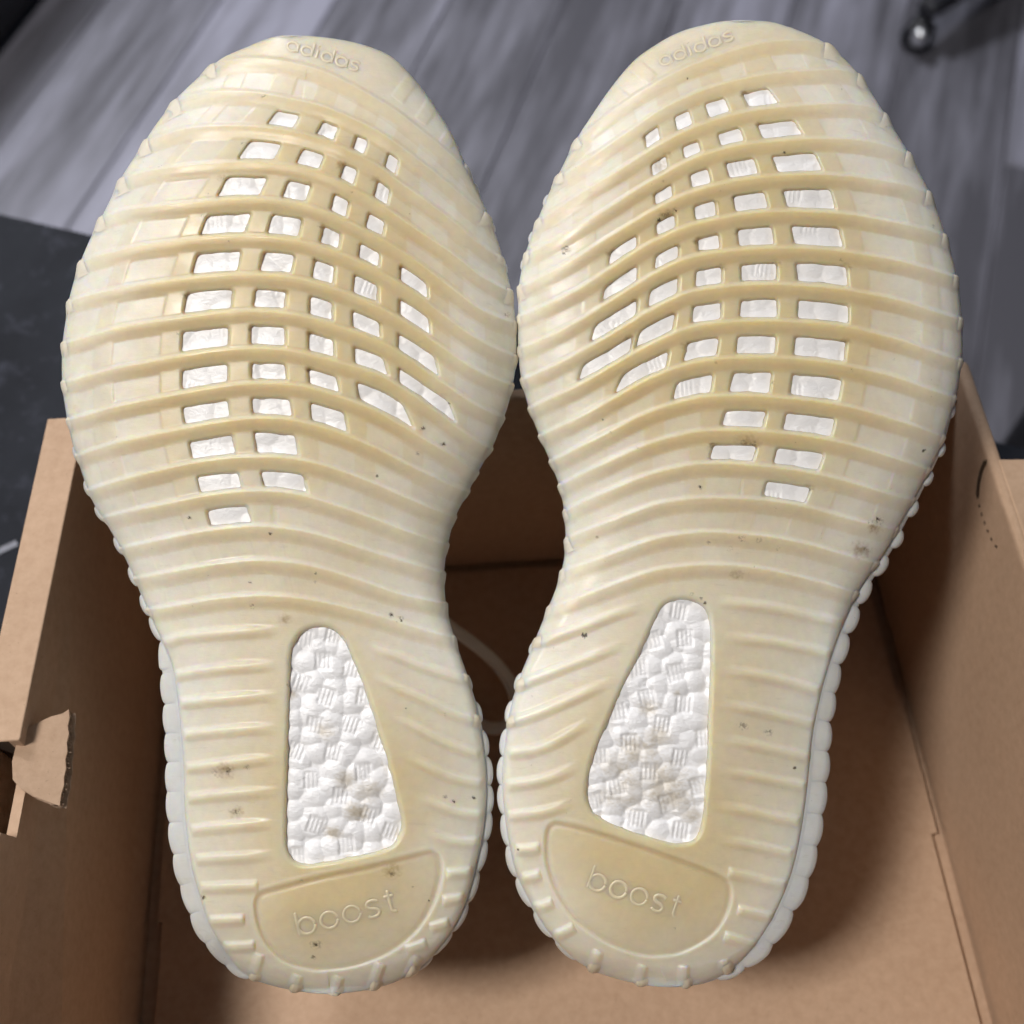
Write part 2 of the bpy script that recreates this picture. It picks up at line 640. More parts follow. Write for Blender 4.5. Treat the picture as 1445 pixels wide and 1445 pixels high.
def on_right_wall(p):                         # sight line to the inner face of the right wall -> box axes
    r = ray(p[:, 0], p[:, 1])
    nrm = np.array([cB, sB, 0])
    base = np.array([.5, 21.35, 0]) + nrm * 13.99
    t = (nrm @ (base - np.array([0, 0, CAMZ]))) / (r @ nrm)
    w = r * t[:, None] + np.array([0, 0, CAMZ])
    d = w - np.array([.5, 21.35, 0])
    return np.stack([d[:, 0] * cB + d[:, 1] * sB, -d[:, 0] * sB + d[:, 1] * cB, w[:, 2]], -1)


def wall_dash(name, p, wid):
    p = on_right_wall(p)
    p[:, 2] = np.minimum(p[:, 2], HB - .25)
    vs, qs = [], []
    for i, c in enumerate(p):
        t = p[min(i + 1, len(p) - 1)] - p[max(i - 1, 0)]
        t /= np.linalg.norm(t)
        n = np.array([0, -t[2], t[1]]) * wid
        for (k, s) in ((0, -1), (-.03, -.6), (-.03, .6), (0, 1)):
            vs.append(c + n * s + np.array([k + .012, 0, 0]))
    for i in range(len(p) - 1):
        for k in range(3):
            a = i * 4 + k
            qs.append([a, a + 1, a + 5, a + 4])
    me = mesh_np(name, np.array(vs), qs, M['slit'])
    o = bpy.data.objects.new(name, me)
    COL.objects.link(o)
    o.parent = box


wall_dash('slit', resample(slit, 5), .11)
pf = resample(perf, 4)
for k in range(0, len(pf) - 2, 3):
    wall_dash('perforation', pf[k:k + 2], .035)

# the thumb tab torn out of the left rim and folded into the box
tabp = np.array([[18, 1100], [17, 1075], [26, 1037], [50, 1021], [72, 1011], [88, 1007], [97, 1001], [98, 1013], [95.5, 1024], [97, 1036], [94, 1048], [95, 1060], [92, 1071], [93, 1084], [90, 1097], [90, 1108], [86, 1121], [84, 1137], [72, 1133], [48, 1124], [28, 1112]], float)
zt = 11.55 - .55 * np.clip((tabp[:, 0] - 20) / 80, 0, 1)
P = np.stack([onz(np.array(a[0]), np.array(a[1]), z) for a, z in zip(tabp, zt)])
nT = len(P)
layers = []
me = bpy.data.meshes.new('thumb_tab')
inv = PW[box.name].inverted()


def tolocal(p):
    return [tuple(inv @ Vector([c * .01 for c in q])) for q in p]


vsT = tolocal(P) + tolocal(P - [0, 0, .07])
me.from_pydata(vsT, [], [tuple(range(nT)), tuple(range(nT, 2 * nT))[::-1]] + [(k, nT + k, nT + (k + 1) % nT, (k + 1) % nT) for k in range(nT)])
me.materials.append(M['card'])
tabo = bpy.data.objects.new('thumb_tab', me)
COL.objects.link(tabo)
tabo.parent = box
P2 = P - [0, 0, .27]
P2[:, 0] += np.where(tabp[:, 0] > 82, .09, 0)
me = bpy.data.meshes.new('liner')
me.from_pydata(tolocal(P2) + tolocal(P2 - [0, 0, .06]), [], [tuple(range(nT)), tuple(range(nT, 2 * nT))[::-1]] + [(k, nT + k, nT + (k + 1) % nT, (k + 1) % nT) for k in range(nT)])
me.materials.append(M['card_raw'])
o = bpy.data.objects.new('liner', me); COL.objects.link(o); o.parent = tabo
ed = resample(tabp[6:19], 1.2)
ze = 11.55 - .55 * np.clip((ed[:, 0] - 20) / 80, 0, 1)
E = np.stack([onz(np.array(a[0]), np.array(a[1]), z) for a, z in zip(ed, ze)])
ph = np.cumsum(rng.uniform(.7, 1.3, len(E))) / 6.0 * 2 * np.pi
wob = np.array([random.uniform(.0, .08) for _ in E])
Ez = E[:, 2] - .165 + .085 * np.sin(ph)
rows = []
for dx in (-.1, wob):
    r_ = E.copy(); r_[:, 0] += dx; r_[:, 2] = Ez; rows.append(r_)
for dx in (wob, -.1):
    r_ = E.copy(); r_[:, 0] += dx; r_[:, 2] = Ez - .04; rows.append(r_)
V = np.array(tolocal(np.vstack(rows))) * 100
me = mesh_np('fluting', V, grid_quads(4, len(E)), M['card_raw'])
o = bpy.data.objects.new('fluting', me); COL.objects.link(o); o.parent = tabo

# ------------------------------------------------------------------ things behind the box
blk = empty('black_case', (51, 65.7, FLOORZ), math.radians(51))
tag(blk, 'black case on the floor behind the right flap of the cardboard box', 'case')
solid('case_body', M['black'], blk, block(0, 26, -20, 0, .02, 11), .5, 3)
solid('case_lid', M['black'], blk, block(-.1, 26.1, -20.1, .1, 11.02, 13), .4, 3)
solid('handle', M['black'], blk, block(9, 17, -11, -9, 13.02, 14.2), .4, 3)

cab = empty('black_cabinet', (-70.5, 134, FLOORZ), ROOM)
tag(cab, 'blurred black cabinet on the floor in the top left corner', 'cabinet')
solid('body', M['black'], cab, block(-30, 4, -30, 34, 1.5, 24), .8, 3)
solid('top_panel', M['black'], cab, block(-30.5, 4.5, -30.5, 34.5, 24.02, 26), .5, 3)
solid('plinth', M['black'], cab, block(-28, 2, -28, 32, 0.01, 1.48), .1)

# office chair foot: one castor shows, the star base leads out of the frame
cast = onz(np.array(1300.), np.array(46.), FLOORZ + 3.4) + np.array([.3, 1.7, 0])
hub = cast[:2] + np.array([21.0, 19.0])
chair = empty('office_chair_base', (hub[0], hub[1], FLOORZ))
tag(chair, 'black office chair base with a chrome castor pin at top right', 'chair')
a0 = math.atan2(cast[1] - hub[1], cast[0] - hub[0])


def ring_mesh(name, prof, n, mat, axis='z'):
    th = np.linspace(0, 2 * np.pi, n, endpoint=False)
    v = []
    for (r, z) in prof:
        p = np.stack([r * np.cos(th), r * np.sin(th), np.full(n, z)], -1)
        if axis == 'x':
            p = p[:, [2, 0, 1]]
        v.append(p)
    return mesh_np(name, np.vstack(v), grid_quads(len(prof), n, True), mat)


hubme = ring_mesh('hub', [(0, 15), (2.5, 15), (2.6, 13), (4.2, 11), (4.4, 7), (3.5, 6), (0, 6)], 24, M['black'])
o = bpy.data.objects.new('hub', hubme); COL.objects.link(o); o.parent = chair
wheel_me = ring_mesh('wheel', [(0, -.7), (1.4, -.7), (1.8, -.4), (1.9, 0), (1.8, .4), (1.4, .7), (0, .7)], 24, M['black'], 'x')
pin_me = ring_mesh('pin', [(.4, -1.5), (1.0, -1.2), (1.05, 0), (.85, .55), (.45, .82), (0, .9)], 20, M['chrome'])
RL = float(np.hypot(*(cast[:2] - hub)))
for k in range(5):
    a = a0 + k * 2 * math.pi / 5
    ca, sa = math.cos(a), math.sin(a)
    h = []
    for (r, w, z0, z1) in ((3, 4.2, 6.3, 12), (RL + .3, 1.3, 4.6, 6.6)):
        for (s, z) in ((-w, z0), (w, z0), (w, z1), (-w, z1)):
            h.append((r * ca - s * sa, r * sa + s * ca, z))
    hx = [h[0], h[4], h[5], h[1], h[3], h[7], h[6], h[2]]
    solid('arm', M['black'], chair, hx, .5, 3)
    castor = bpy.data.objects.new('castor', ring_mesh('castor', [(0, 4.4), (1.0, 4.4), (1.4, 3.8), (1.4, 2.2), (0, 2.2)], 16, M['black']))
    COL.objects.link(castor)
    castor.parent = chair
    castor.location = (RL * ca * .01, RL * sa * .01, 0)
    castor.rotation_euler = (0, 0, .9)
    for s in (-1.1, 1.1):
        wo = bpy.data.objects.new('wheel', wheel_me)
        COL.objects.link(wo)
        wo.parent = castor
        wo.location = (s * .01, 0, .019)
    po = bpy.data.objects.new('pin', pin_me)
    COL.objects.link(po)
    po.parent = castor
    po.location = (-.019, -.010, .034)
    po.rotation_euler = (0, 0, -.6)

# ------------------------------------------------------------------ sneakers
PXCM = FPX / D0                               # photo pixels per cm on the sole

LEFT = dict(
    outline=[(400, 50), (440, 51), (475, 55), (512, 63), (549, 78), (576, 102), (607, 140), (639, 192), (659, 237), (687, 298), (700, 333), (713, 376), (723, 419), (728, 459), (729, 502), (725, 536), (717, 572), (708, 597), (696, 629), (677, 662), (660, 696), (643, 729), (632, 769), (627, 809), (630, 856), (641, 899), (659, 955), (671, 996), (679, 1035), (685, 1080), (686, 1126), (681, 1179), (671, 1225), (658, 1272), (641, 1308), (620, 1337), (598, 1361), (565, 1382), (530, 1394), (490, 1401), (450, 1402), (410, 1396), (372, 1386), (338, 1368), (313, 1335), (293, 1299), (281, 1262), (270, 1222), (263, 1172), (260, 1130), (259, 1090), (256, 1040), (251, 990), (243, 940), (229, 905), (211, 865), (195, 826), (176, 784), (153, 742), (137, 718), (124, 690), (114, 660), (104, 630), (97, 600), (92, 573), (88, 540), (88, 490), (93, 450), (98, 420), (111, 376), (130, 331), (147, 299), (172, 249), (202, 204), (217, 180), (247, 141), (279, 110), (294, 97), (317, 80), (354, 64), (376, 55)],
    ribs={
        'A': [(297, 92), (320, 84), (360, 81), (400, 85), (460, 101), (524, 134), (560, 156), (587, 177), (640, 220), (659, 239)],
        'B': [(247, 143), (262, 135), (300, 128), (360, 129), (400, 136), (460, 150), (530, 182), (560, 202), (590, 224), (640, 264), (670, 290), (687, 304)],
        'C': [(204, 199), (260, 180), (317, 176), (360, 177), (410, 184), (460, 198), (530, 231), (560, 253), (590, 274), (640, 311), (670, 338), (704, 362)],
        'D': [(172, 253), (200, 241), (260, 233), (310, 229), (360, 228), (410, 233), (460, 246), (530, 283), (560, 303), (590, 324), (640, 357), (670, 382), (700, 401), (719, 410)],
        'E': [(140, 308), (160, 298), (200, 291), (260, 286), (310, 281), (360, 279), (410, 284), (460, 298), (530, 332), (560, 349), (590, 369), (640, 407), (670, 430), (700, 446), (727, 455)],
        'F': [(113, 370), (130, 361), (160, 354), (200, 345), (260, 338), (310, 333), (360, 332), (410, 337), (460, 349), (530, 379), (560, 397), (590, 416), (640, 454), (670, 475), (700, 491), (728, 503)],
        'G': [(97, 425), (110, 419), (160, 407), (200, 400), (260, 392), (310, 387), (360, 386), (410, 390), (460, 402), (530, 430), (560, 447), (590, 465), (640, 500), (670, 520), (700, 534), (724, 543)],
        'H': [(89, 484), (110, 478), (160, 462), (200, 455), (260, 446), (310, 440), (360, 437), (410, 441), (460, 454), (530, 478), (560, 495), (590, 515), (640, 549), (670, 570), (700, 584), (712, 590)],
        'I': [(88, 539), (110, 533), (160, 518), (200, 511), (260, 500), (310, 493), (360, 490), (410, 493), (460, 505), (530, 526), (560, 542), (590, 561), (640, 598), (670, 620), (694, 633)],
        'J': [(95, 592), (110, 588), (160, 573), (200, 564), (260, 553), (310, 544), (360, 539), (410, 541), (460, 552), (530, 578), (560, 595), (590, 613), (640, 643), (674, 666)],
        'K': [(107, 643), (140, 631), (180, 619), (260, 603), (310, 594), (360, 588), (410, 591), (460, 603), (530, 630), (560, 646), (590, 661), (640, 685), (662, 693)],
        'L': [(122, 692), (180, 673), (260, 654), (310, 646), (360, 643), (410, 645), (460, 656), (530, 681), (560, 695), (590, 708), (643, 729)],
        'M': [(143, 731), (180, 721), (260, 704), (310, 695), (360, 691), (410, 694), (460, 707), (530, 731), (560, 743), (590, 754), (632, 768)],
        'N': [(168, 774), (180, 771), (260, 753), (310, 745), (360, 741), (410, 745), (460, 756), (530, 779), (560, 788), (627, 808)],
        'O': [(190, 816), (260, 802), (310, 794), (360, 789), (410, 792), (460, 802), (530, 825), (560, 836), (629, 851)],
        'P': [(208, 860), (260, 851), (310, 843), (360, 839), (410, 841), (460, 849), (530, 866), (560, 876), (600, 888), (641, 899)],
    },
    # heel ribs: points and the two end kinds (w wraps over the edge, b blunt, f fades)
    heel=[([(224, 908), (260, 898), (310, 893), (360, 890), (400, 889)], 'bf'), ([(510, 908), (560, 923), (600, 940), (659, 958)], 'fw'),
          ([(245, 954), (260, 950), (310, 943), (360, 939), (396, 938)], 'bf'), ([(522, 950), (560, 968), (600, 985), (640, 1005), (674, 1016)], 'fw'),
          ([(253, 991), (300, 987), (350, 983), (398, 981)], 'bf'), ([(548, 1005), (580, 1020), (630, 1046), (678, 1064)], 'fb'),
          ([(258, 1036), (300, 1032), (350, 1028), (398, 1026)], 'bf'), ([(562, 1060), (600, 1078), (640, 1096), (682, 1105)], 'fb'),
          ([(261, 1083), (300, 1079), (350, 1073), (398, 1070)], 'bf'), ([(585, 1118), (630, 1139), (655, 1147), (682, 1150)], 'fb'),
          ([(265, 1126), (300, 1122), (350, 1118), (398, 1116)], 'bf'), ([(592, 1168), (630, 1183), (650, 1187), (678, 1187)], 'fb'),
          ([(269, 1171), (300, 1167), (350, 1163), (396, 1161)], 'bf'), ([(276, 1212), (310, 1210), (350, 1208), (394, 1204)], 'bf'),
          ([(282, 1252), (310, 1251), (345, 1250), (364, 1249)], 'bb'), ([(294, 1299), (320, 1298), (345, 1297)], 'bb'), ([(315, 1336), (338, 1335), (360, 1334)], 'bb'),
          ([(630, 1232), (648, 1231), (666, 1229)], 'bb'), ([(624, 1270), (640, 1268), (655, 1265)], 'bb'), ([(606, 1309), (620, 1305), (634, 1301)], 'bb'),
          ([(572, 1341), (586, 1336), (602, 1330)], 'bb'),
          ([(367, 1346), (362, 1366), (356, 1382)], 'bw'), ([(422, 1376), (418, 1388), (414, 1397)], 'bw'), ([(480, 1378), (476, 1390), (472, 1402)], 'bw'),
          ([(539, 1360), (533, 1376), (527, 1394)], 'bw'), ([(592, 1350), (586, 1362), (580, 1374)], 'bw')],
    rows=[('B', 'C', [(380, 421), (447, 477), (497, 518), (543, 562), None]), ('C', 'D', [(342, 394), (420, 456), (480, 503), (528, 550), None]),
          ('D', 'E', [(313, 373), (400, 437), (466, 492), (516, 543), None]), ('E', 'F', [(287, 350), (379, 425), (452, 481), (505, 536), (564, 603)]),
          ('F', 'G', [(274, 338), (368, 414), (441, 472), (498, 534), (562, 605)]), ('G', 'H', [(261, 328), (358, 404), (436, 470), (497, 536), (561, 612)]),
          ('H', 'I', [(256, 323), (353, 403), (435, 471), (500, 542), (563, 629)]), ('I', 'J', [(256, 322), (354, 404), (435, 477), (506, 566), None]),
          ('J', 'K', [(258, 324), (355, 411), (439, 487), None, None]), ('K', 'L', [(267, 332), (360, 419), None, None, None]),
          ('L', 'M', [(279, 340), (370, 431), None, None, None]), ('M', 'N', [(292, 354), None, None, None, None])],
    outer=-1,                                  # closed panels continue to this side of the first column
    heelwin=[(410, 960), (411, 930), (416, 909), (428, 893), (446, 886), (465, 887), (481, 897), (492, 918), (510, 960), (530, 1020), (546, 1070), (558, 1120), (566, 1160), (563, 1178), (548, 1195), (500, 1208), (450, 1217), (425, 1218), (411, 1209), (405, 1188), (405, 1150), (406, 1090), (408, 1020)],
    pad=[(359, 1280), (361, 1267), (368, 1259), (380, 1255), (449, 1237), (520, 1222), (590, 1205), (611, 1202), (622, 1211), (624, 1234), (614, 1272), (590, 1312), (552, 1344), (502, 1364), (455, 1370), (425, 1366), (399, 1356), (375, 1332), (363, 1306)],
    flange=[((229, 905), 2), ((243, 940), 12), ((251, 990), 15), ((259, 1090), 18), ((263, 1172), 18), ((281, 1262), 16), ((300, 1315), 14), ((330, 1360), 8), ((372, 1386), 1), ((490, 1401), 0), ((620, 1337), 1), ((658, 1272), 4), ((681, 1179), 6), ((685, 1080), 4), ((671, 996), 2), ((641, 899), 0), ((728, 459), 0), ((400, 50), 0), ((98, 420), 0), ((176, 784), 1)],
    beads=[(675, 263, 8, 5, 14), (698, 320, 8, 5, 14), (713, 376, 8, 5, 14), (105, 642, 10, 6, 4), (120, 692, 11, 7, 4), (138, 730, 12, 8, 3), (158, 775, 13, 9, 2), (178, 816, 14, 10, 2), (196, 857, 15, 10, 2), (209, 893, 17, 10, 1),
           (219, 932, 19, 9, 0), (227, 972, 20, 9, 0), (231, 1014, 20, 9, 0), (233, 1055, 20, 9, 0), (236, 1097, 21, 9, 0), (239, 1140, 21, 9, 0), (245, 1183, 21, 9, 0), (252, 1226, 21, 9, 0), (264, 1268, 21, 9, 0), (284, 1309, 21, 9, 0), (306, 1346, 20, 9, 0), (334, 1372, 17, 7, 1),
           (661, 963, 10, 5, 2), (680, 1003, 14, 8, 1), (693, 1046, 17, 9, 0), (698, 1088, 19, 10, 0), (699, 1127, 19, 10, 0), (698, 1166, 20, 10, 0), (690, 1209, 21, 10, 0), (675, 1254, 21, 9, 0), (651, 1296, 20, 8, 0), (626, 1333, 19, 7, 0), (600, 1362, 16, 6, 2)],
    stamps=[(456, 933), (496, 945), (461, 983), (515, 983), (444, 1024), (495, 1024), (470, 1062), (536, 1046), (471, 896), (430, 901), (440, 1101), (513, 1089), (481, 1124), (445, 1165), (520, 1151), (489, 1192), (421, 1208), (551, 1175), (418, 1060), (425, 965)],
    toe_bars=[[(583, 110), (572, 125), (560, 141)], [(610, 146), (602, 159), (593, 172)], [(637, 190), (632, 198), (626, 206)]],
    stamp_angle=.14,
    words=[('boost', (424, 1321), (562, 1285), 23, 'pad'), ('adidas', (404, 69), (505, 100), 13, 'toe')],
    dirt=[(597, 604, 5), (625, 627, 6), (532, 671, 3), (268, 731, 4), (382, 753, 3), (353, 822, 3), (445, 809, 2), (445, 821, 3), (356, 855, 6), (552, 868, 5), (566, 872, 5), (560, 876, 4), (410, 967, 7), (412, 990, 5), (322, 1087, 9), (302, 1091, 6), (348, 1083, 6), (333, 1146, 8), (287, 1267, 6), (628, 1124, 5), (640, 1130, 4), (668, 1126, 5), (446, 1333, 10), (442, 1350, 6), (573, 1000, 3), (628, 1008, 3), (293, 274, 3), (633, 569, 3), (715, 444, 6), (590, 640, 5), (286, 304, 5), (284, 330, 5), (324, 340, 4), (471, 190, 4), (498, 272, 3), (343, 202, 4), (373, 136, 5), (315, 252, 3), (357, 462, 6), (357, 480, 5), (252, 470, 5), (553, 1233, 6), (583, 1252, 3), (605, 1271, 3), (425, 1243, 3)],
    spots=[(597, 604, 3), (626, 627, 3.2), (532, 671, 2.6), (268, 731, 3), (382, 753, 2.4), (353, 822, 2.2), (445, 809, 2), (552, 868, 2.6), (566, 876, 2.4), (633, 569, 2.2), (640, 1131, 2.6), (668, 1126, 2.8), (573, 1000, 2), (287, 1267, 2.6), (446, 1333, 3), (605, 1271, 2), (471, 192, 2.4), (320, 1089, 3)],
    stain=[(333, 1146, 10), (403, 874, 9), (553, 1229, 12), (318, 1088, 14)],
    foamdirt=[(520, 1118, 16), (490, 1100, 14), (460, 1030, 12), (505, 1145, 14), (470, 1175, 10), (410, 980, 8)],
)

